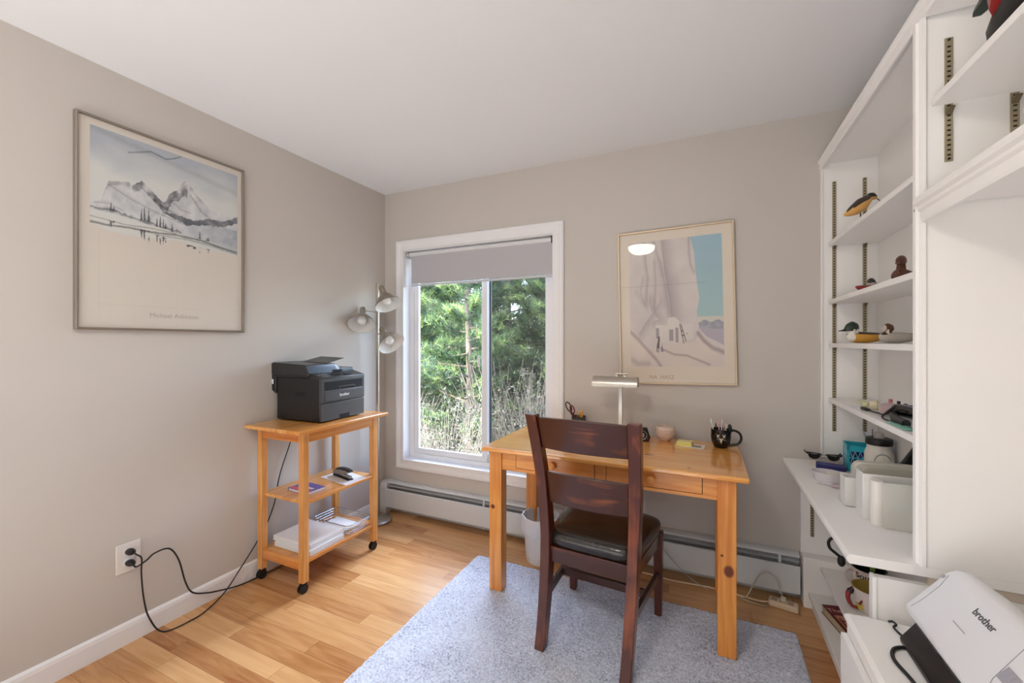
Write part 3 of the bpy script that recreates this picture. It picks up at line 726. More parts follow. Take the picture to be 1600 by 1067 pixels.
# ------------------------------------------------------------------ printer
M_prn = mat('printer_charcoal', (24, 24, 26), .42, bump=.04, bscale=500)
M_prf = mat('printer_front_grey', (62, 62, 65), .38, bump=.03, bscale=500)
M_prl = mat('printer_lid', (40, 40, 42), .30, bump=.03, bscale=500)
M_logo = mat('logo_white', (225, 226, 228), .4)
# local: x to the front (room side), y along the front face
pr_ = thing('printer', 'black multifunction laser printer standing on the pine cart', 'printer', (.185, -.745, .851), radians(3.5))
D0, D1, Wy = -.165, .165, .170
b = MB().loft([[(x, y, z) for x, y in ((D0, -Wy), (D1-.012, -Wy), (D1-.012, Wy), (D0, Wy))] for z in (0.006, .245)])
for sx in (-.12, .12):
    for sy in (-.12, .12): b.box(sx-.015, sy-.015, 0, sx+.015, sy+.015, .007)
put('body', b, M_prn, pr_, bevel=.006)
# front fascia with output slot: frame + recess
fx = D1
b = MB()
b.box(D1-.012, -Wy, .006, fx, Wy, .105)                         # paper drawer
fd = put('paper_drawer', b, M_prf, pr_, bevel=.003)
put('drawer_grip', MB().box(fx-.004, -.035, .008, fx+.0006, .045, .030), M_dark, fd)
b = MB().box(D1-.012, -Wy, .108, fx+.002, Wy, .242)
put('front_bezel', b, M_prf, pr_, bevel=.003)
fl = put('manual_feed_flap', MB().box(fx+.0015, -Wy+.026, .116, fx+.0055, Wy-.020, .170), M_prf, pr_, bevel=.002)
me_logo = lettering('logo', 'brother', .024, M_logo, fl, Matrix.Translation((fx+.0058, 0, .135)) @ R_left, depth=.0003, bold=.0004)
os_ = put('output_slot', MB().box(fx+.0012, -Wy+.024, .176, fx+.0032, Wy-.018, .224), M_dark, pr_)
put('slot_stop', MB().box(fx+.003, -.045, .188, fx+.006, .085, .193).box(fx+.003, -.045, .176, fx+.006, -.040, .193).box(fx+.003, .080, .176, fx+.006, .085, .193), M_prf, pr_)
# control panel, sloping
b = MB().loft([[(x, y, z) for x, z in ((D1-.085, .240), (D1+.002, .240), (D1+.002, .248), (D1-.085, .272))] for y in (-Wy, Wy)])
cp = put('control_panel', b, M_prl, pr_, bevel=.002)
b = MB()
sl = (.272-.248)/.087
def onp(x, y, w_, h_, mbb, zz=.0012):
    z = .248+(D1+.002-x)*sl
    mbb.box(x-w_/2, y-h_/2, z-.003, x+w_/2, y+h_/2, z+zz)
for k in range(4): onp(D1-.05, -.14+k*.018, .010, .011, b)
for k in range(3): onp(D1-.022, -.13+k*.022, .008, .013, b)
put('buttons', b, mat('button_grey', (150, 152, 155), .4), cp)
b = MB(); onp(D1-.04, -.035, .035, .075, b, .0016); put('display', b, M_blackg, cp)
b = MB(); onp(D1-.04, .055, .04, .05, b, .001); put('keypad', b, M_prn, cp)
# scanner bed and document feeder
b = MB().loft([[(x, y, z) for x, z in ((D0-.045, .175), (D0, .150), (D0, .245), (D1-.085, .245), (D1-.085, .275), (D0-.045, .285))] for y in (-Wy-.008, Wy+.002)])
put('scanner_bed', b, M_prn, pr_, bevel=.005)
b = MB().loft([[(x, y, z) for x, z in ((D0-.048, .262), (D1-.088, .262), (D1-.092, .290), (D0-.03, .296), (D0-.048, .288))] for y in (-.04, Wy+.004)])
put('scanner_lid', b, M_prl, pr_, bevel=.005)
adf = [(D0-.052, .258), (D1-.080, .256), (D1-.078, .272), (D1-.10, .318), (D0-.02, .330), (D0-.048, .318)]
b = MB().loft([[(x, -Wy-.010, z) for x, z in adf], [(x, .03, z) for x, z in adf], [(x-(0 if z < .3 else 0), .085, .258+(z-.258)*.45) for x, z in adf]])
put('document_feeder', b, M_prl, pr_, bevel=.004)
b = MB().loft([[(-.13, -.02, .325), (.055, -.02, .318), (.055, -.02, .322), (-.13, -.02, .330)], [(-.13, .115, .352), (.055, .115, .346), (.055, .115, .349), (-.13, .115, .355)]])
put('feeder_tray', b, M_prl, pr_)
put('feeder_slot', MB().box(D1-.098, -.002, .262, D1-.076, .062, .282), M_dark, pr_)
put('side_label', MB().box(D0-.030, -Wy-.0090, .205, D0-.018, -Wy-.0078, .232), M_logo, pr_)
b = MB()
for k in range(5): b.box(-.02, -Wy-.0008, .14+k*.006, .05, -Wy+.001, .142+k*.006)
put('vent', b, M_dark, pr_)

# things on the cart
bk_ = thing('paperback_book', 'purple and red paperback on the middle shelf of the cart', 'book', (.235, -.895, .4692), radians(-4))
b = MB().box(-.075, -.055, .001, .085, .055, .014); put('pages', b, M_paper, bk_)
b = MB().box(-.077, -.057, .014, .087, .057, .0158).box(-.077, -.057, 0, .087, .057, .0015).box(-.0785, -.057, 0, -.077, .057, .0158)
put('cover', b, mat('book_violet', (112, 92, 168), .4, var=.3, vscale=14), bk_)
put('cover_stripe', MB().box(-.074, -.054, .0159, .085, -.026, .0162), mat('book_pink', (208, 90, 112), .4), bk_)
put('cover_title', MB().box(-.03, -.012, .0159, .065, .006, .0162), mat('title_pale', (226, 222, 236), .4), bk_)
solo('paper_sheet', MB().loft([[(x, y, z) for x, y in ((.13, -.71), (.385, -.755), (.39, -.60), (.16, -.55))] for z in (.4693, .4716)]), M_paper, 'white sheets under the stapler on the middle cart shelf', 'paper', (.27, -.65, .4693))
st = thing('stapler', 'grey and black stapler on the middle shelf of the cart', 'stapler', (.265, -.66, .4718), radians(-14))
b = MB().loft([[(x, y, z) for y, z in ((-.018, 0), (.018, 0), (.016, .010), (-.016, .010))] for x in (-.095, .085)])
put('base', b, M_black, st, bevel=.003)
b = MB().loft([[(x, y, z0+h*k) for y, k in ((-.017, 0), (.017, 0), (.013, 1), (-.013, 1))] for x, z0, h in ((-.098, .012, .020), (-.07, .013, .034), (-.01, .020, .038), (.05, .034, .026), (.085, .046, .008))])
put('arm', b, mat('stapler_grey', (150, 146, 142), .35, metal=.5), st, bevel=.003)
b = MB().loft([[(x, y, z0+h*k) for y, k in ((-.0172, 0), (.0172, 0), (.0132, 1), (-.0132, 1))] for x, z0, h in ((-.06, .040, .012), (-.01, .048, .014), (.05, .052, .012), (.088, .050, .008))])
put('cap', b, M_black, st, bevel=.003)
put('magazine', MB().box(-.08, -.008, .012, .082, .008, .024), M_steel, st)
# paper pile: two offset reams
ps = thing('paper_stack', 'thick stack of white printer paper on the bottom shelf of the cart', 'paper', (.215, -.86, .1645))
rr = random.Random(2); b = MB()
for k in range(14):
    dx, dy = rr.uniform(-.002, .002), rr.uniform(-.002, .002); b.box(.095+dx, -.985+dy, .1648+k*.0019, .372+dx, -.755+dy, .1648+k*.0019+.0016)
put('lower_ream', b, M_paper, ps, world=True)
b = MB()
for k in range(13):
    dx, dy = rr.uniform(-.002, .002), rr.uniform(-.002, .002); b.box(.070+dx, -.975+dy, .1915+k*.0019, .362+dx, -.745+dy, .1915+k*.0019+.0016)
put('upper_ream', b, M_paper, ps, world=True)
wt = thing('wire_tray', 'silver mesh wire tray with papers on the bottom shelf of the cart', 'tray', (.235, -.64, .1645))
b = MB()
def rrect(x0, y0, x1, y1, r, z, n=5):
    out = []
    for cx, cy, a0 in ((x1-r, y1-r, 0), (x0+r, y1-r, pi/2), (x0+r, y0+r, pi), (x1-r, y0+r, 3*pi/2)):
        out += [(cx+r*cos(a0+pi/2*k/n), cy+r*sin(a0+pi/2*k/n), z) for k in range(n+1)]
    return out
for z, g_ in ((.166, .018), (.222, 0)): b.tube(rrect(.085+g_, -.735+g_, .385-g_, -.545-g_, .03, z), .0022 if z < .2 else .003, 6, closed=True)
for z, g_ in ((.180, .013), (.194, .009), (.208, .004)): b.tube(rrect(.085+g_, -.735+g_, .385-g_, -.545-g_, .03, z), .0009, 4, closed=True)
lo, hi = rrect(.103, -.717, .367, -.563, .03, .166, 8), rrect(.085, -.735, .385, -.545, .03, .222, 8)
def rs(path, n):
    P = [Vector(p) for p in path]+[Vector(path[0])]; ds = [0]
    for a, c in zip(P, P[1:]): ds.append(ds[-1]+(c-a).length)
    out = []
    for k in range(n):
        d = ds[-1]*k/n; i = max(j for j in range(len(ds)) if ds[j] <= d+1e-9); i = min(i, len(P)-2)
        out.append(P[i].lerp(P[i+1], (d-ds[i])/max(1e-9, ds[i+1]-ds[i])))
    return out
for a, c in zip(rs(lo, 84), rs(hi, 84)): b.tube([a, c], .0009, 4)
for k in range(22): b.tube([(.105+k*.0124, -.716, .166), (.105+k*.0124, -.564, .166)], .0009, 4)
put('wire_mesh', b, M_steel, wt, world=True)
solo('paper_sheet', MB().loft([[(x, y, z) for x, y in ((.12, -.70), (.33, -.705), (.335, -.59), (.14, -.58))] for z in (.168, .180)]), M_paper, 'folded white papers lying in the silver wire tray', 'paper', (.22, -.64, .168))

# ================================================================== three-headed floor lamp
M_frost = plastic_clear('shade_inner', (235, 235, 232), 1., .3)
M_nick = mat('satin_nickel', (176, 168, 156), .30, metal=.9)
fl_ = thing('floor_lamp', 'brushed nickel floor lamp with three cone shades in the corner beside the window', 'floor lamp', (.062, -.150, 0))
LX, LY = .115, -.205
fl_.location = (LX, LY, 0)
b = MB().lathe([(.001, 0), (.096, 0), (.100, .006), (.100, .016), (.090, .024), (.03, .030), (.014, .036), (.001, .036)], 40, (LX, LY, 0))
put('base', b, M_nick, fl_, world=True, smooth=40)
put('pole', MB().tube([(LX, LY, .03), (LX, LY, 1.725)], .0115, 16), M_nick, fl_, world=True, smooth=50)
def head(jx, jy, jz, ax, ay, az, tx, ty, tz, glassy=False):
    """arm from the pole to the socket; the shade opens along (tx,ty,tz)"""
    a = Vector((jx, jy, jz)); s_ = Vector((ax, ay, az)); d = Vector((tx, ty, tz)).normalized()
    arm = put('arm', MB().tube([a, s_], .0035, 8), M_nick, fl_, world=True, smooth=60)
    q = d.to_track_quat('Z', 'Y').to_matrix().to_4x4(); T_ = Matrix.Translation(s_) @ q
    b = MB().lathe([(.001, -.035), (.010, -.033), (.017, -.025), (.020, .0), (.021, .035), (.026, .040), (.001, .040)], 20, M=T_)
    for k in range(6):
        an = k*pi/3; b.box(-.001, -.0215, -.02, .001, -.0185, .02, M=T_ @ Matrix.Rotation(an, 4, 'Z'))
    so = put('socket', b, M_nick, fl_, world=True, smooth=40)
    pf = [(.024, .036), (.044, .056), (.070, .088), (.088, .114), (.094, .130)]
    b = MB(); n = 32
    outer = [[(r*cos(2*pi*k/n), r*sin(2*pi*k/n), z) for k in range(n)] for r, z in pf]
    inner = [[((r-.002)*cos(2*pi*k/n), (r-.002)*sin(2*pi*k/n), z) for k in range(n)] for r, z in pf[::-1]]
    b.loft(outer, 0, T_, caps=False); b.loft([outer[-1], inner[0]], 0, T_, caps=False); b.loft(inner, 1, T_, caps=False)
    put('lamp_shade', b, [M_nick, mat('shade_enamel', (226, 224, 220), .4)], fl_, world=True, smooth=50)
    b = MB().lathe([(.001, .035), (.013, .036), (.016, .052), (.029, .078), (.031, .092), (.026, .112), (.001, .120)], 20, M=T_)
    put('bulb', b, mat('bulb_frost', (245, 244, 240), .25), fl_, world=True, smooth=60)
head(LX, LY, 1.662, .200, -.250, 1.664, .50, -.10, -.83)
head(LX, LY, 1.511, .040, -.275, 1.520, .40, -.48, -.80)
head(LX, LY, 1.349, .205, -.250, 1.372, .72, -.14, -.66)

# ================================================================== desk
M_dz = wood('desk_pine_leg', (240, 170, 88), (212, 126, 50), 'z', .32, coat=.25)
M_dzL = wood('desk_pine_leg_knot', (240, 170, 88), (212, 126, 50), 'z', .32, coat=.25, knots=[(-.556, -.27, .445, .012, (1, .0, 1))])
M_dzR = wood('desk_pine_leg_knot2', (242, 172, 88), (214, 128, 50), 'z', .32, coat=.25, knots=[(.530, -.27, .365, .019, (1, .0, .75)), (.505, -.27, .425, .006, (1, 0, 1))])
M_dx = wood('desk_pine_top', (250, 188, 104), (230, 150, 70), 'x', .16, coat=.7, knots=[(.20, -.10, .76, .008, (.35, 1, 0)), (.38, -.25, .76, .005, (.6, 1, 0))])
M_dr = wood('desk_pine_drawer', (242, 172, 90), (216, 128, 52), 'x', .3, coat=.25)
dk = thing('desk', 'honey pine writing desk with two drawers under the cliff print', 'desk', (1.822, -.35, 0))
put('desk_top', MB().box(1.222, -.655, .738, 2.424, -.040, .760), M_dx, dk, world=True, bevel=.006, seg=3)
put('leg', MB().box(1.246, -.612, .0125, 1.314, -.548, .737), M_dzL, dk, world=True, bevel=.002)
put('leg', MB().box(2.310, -.624, .0125, 2.380, -.556, .737), M_dzR, dk, world=True, bevel=.002)
put('leg', MB().box(1.250, -.130, .001, 1.316, -.078, .737), M_dz, dk, world=True, bevel=.002)
put('leg', MB().box(2.312, -.130, .001, 2.378, -.078, .737), M_dz, dk, world=True, bevel=.002)
b = MB().box(1.314, -.602, .640, 1.392, -.582, .737).box(1.797, -.602, .640, 1.848, -.582, .737).box(2.255, -.602, .640, 2.311, -.582, .737)
b.box(1.392, -.602, .640, 1.797, -.582, .655).box(1.848, -.602, .640, 2.255, -.582, .655).box(1.392, -.602, .729, 1.797, -.582, .737).box(1.848, -.602, .729, 2.255, -.582, .737)
b.box(1.392, -.590, .650, 1.797, -.584, .735, 1).box(1.848, -.590, .650, 2.255, -.584, .735, 1)
put('apron', b, [M_dr, M_dark], dk, world=True)
put('apron', MB().box(1.314, -.118, .64, 2.312, -.10, .737), M_dr, dk, world=True)
put('apron', MB().box(1.262, -.548, .64, 1.280, -.130, .737), M_dr, dk, world=True)
put('apron', MB().box(2.350, -.556, .64, 2.368, -.130, .737), M_dr, dk, world=True)
for x0, x1, kx in ((1.392, 1.797, 1.590), (1.848, 2.255, 2.049)):
    dw = put('drawer', MB().box(x0+.0028, -.603, .6578, x1-.0028, -.588, .7268), M_dr, dk, world=True)
    Mk = Matrix.Translation((kx-1.822, -.603+.35, .695)) @ Matrix.Rotation(radians(90), 4, 'X')
    kb = MB().lathe([(.001, 0), (.009, 0), (.008, .006), (.012, .012), (.0175, .018), (.0175, .022), (.012, .026), (.001, .027)], 24, M=Mk)
    put('knob', kb, M_dr, dw, smooth=40)

# ================================================================== dining-style chair in front of the desk
M_cz = wood('chair_walnut_z', (166, 84, 38), (80, 32, 16), 'z', .32, coat=.3, grain=.6, blotch=.8)
M_cx = wood('chair_walnut_x', (160, 86, 38), (66, 28, 14), 'x', .32, coat=.3, grain=.6, blotch=.9)
M_cy = wood('chair_walnut_y', (100, 56, 36), (50, 24, 16), 'y', .3, coat=.5, grain=.6, blotch=.8)
M_lea = mat('seat_leather', (40, 34, 31), .24, var=.25, vscale=20, bump=.12, bscale=90, coat=.25)
ch = thing('chair', 'dark walnut ladder-back chair with black padded seat, pulled back from the desk', 'chair', (1.815, -.905, 0), radians(-4.6))
zs = [(.0125, .000), (.12, .035), (.28, .072), (.42, .092), (.52, .092), (.66, .076), (.82, .042), (.995, -.010)]
def backleg(s):
    secs = []
    P = spline([(0, y, z) for z, y in zs], 3)
    for _, y, z in P:
        cx = s*(.178+.010*min(z/.45, 1)+.026*max(0, (z-.45)/.55)); hx = .0215+.003*(z > .5)*min(1, (z-.5)/.3 if z > .5 else 0); hy = .021+.012*max(0, 1-abs(z-.42)/.35)+.001
        secs.append([(cx-hx, y-hy, z), (cx+hx, y-hy, z), (cx+hx, y+hy, z), (cx-hx, y+hy, z)])
    return MB().loft(secs)
for s in (-1, 1): put('leg', backleg(s), M_cz, ch, bevel=.004, seg=3)
for s in (-1, 1):
    b = MB().loft([[(s*(.212-o)+a*h, .470+c*h, z) for a, c in ((-1, -1), (1, -1), (1, 1), (-1, 1))] for z, h, o in ((.0125, .016, 0), (.25, .019, .0), (.405, .021, 0))])
    put('leg', b, M_cz, ch, bevel=.003)
def yback(z): return np.interp(z, [q[0] for q in zs], [q[1] for q in zs])
def rail(z0, z1, w0, w1, bow, th=.010):
    secs = []
    for i in range(17):
        f = -1+2*i/16; r = 1-f*f
        sec = []
        for z, sgn in ((z0, -1), (z1, -1), (z1, 1), (z0, 1)):
            wd = w0+(w1-w0)*(z-z0)/(z1-z0)
            sec.append((f*wd, yback(z)-bow*r+sgn*th, z+(.006*r if z == z1 else 0)))
        secs.append(sec)
    return MB().loft(secs)
put('top_rail', rail(.848, .984, .182, .189, .024), M_cx, ch, bevel=.004, seg=3)
put('back_slat', rail(.605, .742, .172, .178, .024), M_cx, ch, bevel=.004, seg=3)
put('seat_rail', MB().box(-.170, .075, .345, .170, .097, .412), M_cx, ch, bevel=.002)
put('seat_rail', MB().box(-.195, .462, .345, .195, .484, .405), M_cx, ch, bevel=.002)
for s in (-1, 1):
    put('seat_rail', MB().loft([[(s*.186-.010, .11, z), (s*.186+.010, .11, z), (s*.212+.010, .455, z), (s*.212-.010, .455, z)] for z in (.348, .405)]), M_cy, ch, bevel=.002)
    put('stretcher', MB().loft([[(s*.182-.009, .062, z), (s*.182+.009, .062, z), (s*.210+.009, .455, z), (s*.210-.009, .455, z)] for z in (.185, .220)]), M_cy, ch, bevel=.002)
put('stretcher', MB().box(-.190, .262, .190, .190, .282, .225), M_cx, ch, bevel=.002)
# upholstered seat: superellipse loft, wider at the front
def seat_sec(z, g):
    out = []
    for k in range(48):
        a = 2*pi*k/48; c_, s_ = cos(a), sin(a); e_ = .30
        x = abs(c_)**e_*(1 if c_ > 0 else -1); y = abs(s_)**e_*(1 if s_ > 0 else -1)
        yy = .288+(y*.212)*g; wd = (.196+.042*(y*.5+.5))*g
        out.append((x*wd, yy, z))
    return out
b = MB().loft([seat_sec(.412, .95), seat_sec(.418, .99), seat_sec(.434, 1.0), seat_sec(.450, 1.0), seat_sec(.462, .975), seat_sec(.472, .90), seat_sec(.479, .75), seat_sec(.483, .45), seat_sec(.484, .1)])
put('seat', b, M_lea, ch, smooth=60)
b = MB().loft([seat_sec(.406, .93), seat_sec(.412, .95)]); put('seat_board', b, M_cx, ch)

# ================================================================== on the desk
TZ = .7605
dl = thing('desk_lamp', 'brushed nickel desk lamp with a horizontal half-round shade behind the chair', 'desk lamp', (1.842, -.20, TZ))
b = MB().lathe([(.001, 0), (.07, 0), (.072, .005), (.068, .014), (.02, .018), (.001, .018)], 32, (1.842, -.20, TZ)); put('base', b, M_chrome, dl, world=True, smooth=40)
put('stem', MB().box(1.831, -.207, TZ+.015, 1.853, -.193, 1.105), M_chrome, dl, world=True, bevel=.002)
b = MB(); n = 14; secs = []
for x in (1.700, 1.940):
    o_ = [(x, -.225+.048*cos(a), 1.062+.048*sin(a)) for a in [radians(-8+196*k/n) for k in range(n+1)]]
    i_ = [(x, -.225+.045*cos(a), 1.062+.045*sin(a)) for a in [radians(188-196*k/n) for k in range(n+1)]]
    secs.append(o_+i_)
b.loft(secs)
for x in (1.700, 1.937): b.loft([[(xx, -.225+.047*cos(a), 1.062+.047*sin(a)) for a in [radians(-8+196*k/n) for k in range(n+1)]] for xx in (x, x+.003)])
put('lamp_shade', b, M_chrome, dl, world=True, smooth=35)
b = MB().tube([(1.815, -.207, 1.123), (1.880, -.207, 1.123)], .006, 10).box(1.822, -.222, 1.104, 1.832, -.195, 1.118).box(1.864, -.222, 1.104, 1.874, -.195, 1.118).tube([(1.842, -.2, 1.10), (1.842, -.2, 1.140)], .0085, 12)
put('hinge', b, M_chrome, dl, world=True, smooth=40)
put('tube_bulb', MB().tube([(1.715, -.225, 1.070), (1.925, -.225, 1.070)], .012, 14), mat('bulb_tube', (232, 230, 225), .3), dl, world=True, smooth=50)

pc = thing('pencil_cup', 'black pencil cup at the window end of the desk', 'pencil holder', (1.578, -.10, TZ))
PCX, PCY = 1.578, -.10
b = MB().ring(PCX-.034, PCY-.034, PCX+.034, PCY+.034, [(0, TZ), (0, TZ+.094), (.003, TZ+.094), (.003, TZ+.003)], plane='xy'); b.box(PCX-.034, PCY-.034, TZ, PCX+.034, PCY+.034, TZ+.004)
put('cup', b, M_black, pc, world=True, bevel=.002)
rr = random.Random(9)
for k in range(6):
    x, y = PCX-.005+.0055*k, PCY+rr.uniform(-.02, .02); h = .118+rr.uniform(-.012, .022); tx = rr.uniform(-.006, .01)
    pl_ = thing('pencil', 'yellow pencil standing in the black pencil cup', 'pencil', (x, y, TZ+.005), 0, 'yellow pencils in the black cup')
    put('shaft', MB().tube([(0, 0, 0), (tx, .002, h)], .0036, 6), mat('pencil_yellow', (226, 160, 60), .45), pl_)
    put('sharpened_tip', MB().tube([(tx, .002, h), (tx*1.08, .002, h+.016)], [.0036, .0006], 6), mat('pencil_wood', (230, 190, 140), .7), pl_)
sc_ = thing('scissors', 'scissors with black and red loop handles standing in the pencil cup', 'scissors', (PCX-.022, PCY, TZ+.005))
b = MB()
def loop(cx, cz, rx_, rz_, tilt, r, cy=PCY): return [(cx+rx_*cos(a)*cos(tilt)-rz_*sin(a)*sin(tilt), cy, cz+rx_*cos(a)*sin(tilt)+rz_*sin(a)*cos(tilt)) for a in [2*pi*k/20 for k in range(20)]]
put('handle', b.tube(loop(PCX-.062, .905, .014, .030, .45, 0), .0042, 7, closed=True).tube([(PCX-.052, PCY, .875), (PCX-.024, PCY, .835)], .005, 8), M_black, sc_, world=True, smooth=60)
put('handle', MB().tube(loop(PCX-.038, .893, .012, .024, .35, 0, PCY-.008), .0042, 7, closed=True).tube([(PCX-.032, PCY-.006, .868), (PCX-.020, PCY, .838)], .005, 8), mat('scissor_red', (112, 34, 44), .35), sc_, world=True, smooth=60)
put('blades', MB().box(PCX-.027, PCY-.002, TZ+.006, PCX-.015, PCY+.002, .84), M_steel, sc_, world=True)

tm = thing('desk_clock', 'small black and red desk clock half hidden behind the chair post', 'clock', (1.955, -.185, TZ), radians(8))
b = MB().prism([(-.030, 0), (.030, 0), (.040, .028), (.026, .075), (-.026, .075), (-.040, .028)], -.014, .016, 'xz'); put('case', b, M_blackg, tm, bevel=.004)
put('stand', MB().prism([(-.034, 0), (.034, 0), (.043, .027), (.040, .029), (.031, .004), (-.031, .004), (-.040, .029), (-.043, .027)], -.018, .018, 'xz'), mat('clock_red', (120, 44, 36), .35), tm)
b = MB().tube([(0, -.0145, .036), (0, -.0165, .036)], .022, 24); dial = put('dial', b, M_blackg, tm, smooth=40)
b = MB().tube([(.0235*cos(2*pi*k/24), -.016, .036+.0235*sin(2*pi*k/24)) for k in range(24)], .0012, 6, closed=True); put('rim', b, M_steel, tm, smooth=50)
lettering('dial_mark', 'E', .026, M_logo, dial, Matrix.Translation((.004, -.0168, .027)) @ R_back, depth=.0003, bold=.0006)
cu = thing('cup', 'small pinkish ceramic cup without handle on the desk', 'cup', (2.066, -.115, TZ))
b = MB(); n = 28; pf = [(.001, 0), (.022, 0), (.026, .003), (.042, .020), (.049, .040), (.050, .065), (.048, .078)]
b.lathe(pf+[(.045, .078), (.046, .060), (.044, .036), (.034, .016), (.001, .010)], n)
put('bowl', b, mat('cup_glaze', (228, 206, 190), .4), cu, smooth=50)
for k, (z, r_) in enumerate(((.022, .0440), (.034, .0481), (.046, .0500), (.058, .0508))):
    if k in (0, 1, 2, 3): put('painted_band', MB().tube([(r_*cos(a), r_*sin(a), z+.001*sin(3*a)) for a in [2*pi*j/30 for j in range(30)]], .0014, 5, closed=True), mat('band_rose', (214, 170, 150), .5), cu, smooth=60)
rot = Matrix.Translation((2.196, -.190, TZ)) @ Matrix.Rotation(radians(-9), 4, 'Z')
nc = thing('note_card', 'white card with a grey patch lying under the yellow sticky notes', 'card', (2.196, -.190, TZ), radians(-9))
put('card', MB().box(-.068, -.042, 0, .068, .042, .0022), mat('card_paper', (232, 222, 212), .6), nc)
put('grey_patch', MB().box(.012, -.022, .0022, .052, .018, .0026), mat('card_patch', (140, 128, 112), .6), nc)
sn = thing('sticky_note_pad', 'two-tone yellow sticky note pad on the card on the desk', 'sticky notes', (2.170, -.182, TZ+.0024), radians(-6))
put('lower_pad', MB().box(-.040, -.032, 0, .034, .036, .010), mat('note_yellow', (240, 222, 110), .7), sn)
put('upper_pad', MB().box(-.038, -.020, .0101, .032, .036, .017), mat('note_cream', (240, 226, 160), .7), sn)
mg = thing('mug', 'black cat-faced mug full of pens on the desk', 'mug', (2.337, -.150, TZ))
b = MB().lathe([(.001, 0), (.030, 0), (.034, .004), (.044, .030), (.047, .055), (.046, .093), (.043, .094), (.043, .060), (.038, .020), (.001, .008)], 32)
put('cup', b, M_blackg, mg, smooth=50)
put('handle', MB().tube(spline([(.040, 0, .084), (.060, 0, .090), (.084, 0, .078), (.092, 0, .052), (.080, 0, .026), (.052, 0, .016), (.034, 0, .012)], 5), [.0062]*31, 10), M_blackg, mg, smooth=60)
put('ear', MB().tube(spline([(.036, -.012, .070), (.041, -.014, .098), (.039, -.012, .122)], 4), [.009, .0092, .0095, .0098, .0100, .0095, .0085, .007, .004], 10), M_blackg, mg, smooth=60)
M_ivory = mat('face_ivory', (214, 206, 186), .45)
def onmug(u, z, r_=.047):
    a = radians(-90)+u; return (r_*cos(a), r_*sin(a), z)
for u in (-.30, .26):
    a0 = onmug(u-.10, .070, .0475); b = MB()
    b.add([onmug(u-.16, .075, .0478), onmug(u, .068, .0482), onmug(u+.17, .075, .0478), onmug(u+.12, .062, .0480), onmug(u-.05, .058, .0480)], [(0, 1, 3, 4), (1, 2, 3)])
    b.add([tuple(Vector(onmug(u-.16, .075, .0465))), onmug(u, .068, .0465), onmug(u+.17, .075, .0465), onmug(u+.12, .062, .0465), onmug(u-.05, .058, .0465)], [(0, 4, 3, 1), (1, 3, 2)])
    put('eye', b, M_ivory, mg)
b = MB().add([onmug(-.16, .052, .0483), onmug(.16, .052, .0483), onmug(0, .026, .0468), onmug(-.16, .052, .046), onmug(.16, .052, .046), onmug(0, .026, .045)], [(0, 1, 2), (5, 4, 3), (0, 3, 4, 1), (1, 4, 5, 2), (2, 5, 3, 0)])
put('muzzle', b, M_ivory, mg)
b = MB()
for s in (-1, 1):
    b.tube([onmug(s*.08, .053, .0488), onmug(s*.45, .058, .0478)], .0011, 5); b.tube([onmug(s*.08, .049, .0485), onmug(s*.40, .046, .0474)], .0010, 5)
put('whiskers', b, M_ivory, mg)
pens = [(-.028, -.004, .132, -.012, (230, 226, 222), 'white'), (-.010, .006, .126, .0, (222, 172, 176), 'pale pink'), (.0, -.010, .134, .003, (228, 200, 200), 'pink-capped'), (.012, .006, .118, .004, (196, 180, 176), 'grey'), (.020, -.008, .112, .004, (232, 214, 206), 'cream'), (-.018, .012, .108, -.004, (40, 34, 34), 'black')]
for x, y, h, tx, c, nm in pens:
    o = thing('pen', nm+' pen standing in the black cat mug', 'pen', (2.337+x*.6, -.150+y, TZ+.0105), 0, 'pens in the cat mug')
    put('barrel', MB().tube([(0, 0, 0), (tx*1.6+x*.25, 0, h-.02)], .0034, 8), mat('pen_'+nm.replace(' ', '_').replace('-', '_'), c, .35), o, smooth=60)
    put('cap', MB().tube([(tx*1.6+x*.25, 0, h-.02), (tx*1.8+x*.3, 0, h)], [.0038, .0026], 8), mat('cap_'+nm.replace(' ', '_').replace('-', '_'), tuple(min(255, v+14) for v in c), .35), o, smooth=60)

# ================================================================== under the desk
wb = thing('wastebasket', 'white wastebasket with a plastic liner behind the chair', 'wastebasket', (1.375, -.20, 0))
b = MB().lathe([(.001, 0), (.085, 0), (.088, .01), (.108, .26), (.110, .262), (.106, .262), (.085, .012), (.001, .008)], 32); put('bin', b, mat('bin_white', (226, 222, 220), .45), wb, smooth=50)
b = MB(); n = 40; secs = []
rr = random.Random(7); wob = [rr.uniform(-1, 1) for _ in range(n)]
for r_, z, wv in ((.112, .175, .010), (.117, .20, .006), (.115, .24, .003), (.113, .268, .001), (.106, .268, .001), (.103, .22, .002)):
    secs.append([((r_+wob[k]*.004)*cos(2*pi*k/n), (r_+wob[k]*.004)*sin(2*pi*k/n), z+wob[(k*7) % n]*wv) for k in range(n)])
b.loft(secs, caps=False); put('liner', b, plastic_clear('liner_film', (240, 240, 244), .75, .3), wb, smooth=60)
M_cream = mat('cream_cord', (222, 200, 170), .5)
pw = thing('power_strip', 'cream power strip on the floor by the end of the heater', 'power strip', (2.640, -.125, 0), radians(-12))
pw.location = (2.612, -.125, 0)
b = MB().box(-.062, -.028, .0, .062, .028, .030); put('housing', b, M_cream, pw, bevel=.008, seg=3)
for k in range(3): put('socket', MB().box(-.05+k*.034, -.016, .030, -.026+k*.034, .016, .0308), mat('socket_shadow', (176, 156, 130), .5), pw)
put('plug', MB().box(-.012, -.012, .031, .010, .010, .050), mat('clear_plug', (206, 200, 180), .3), pw, bevel=.003)
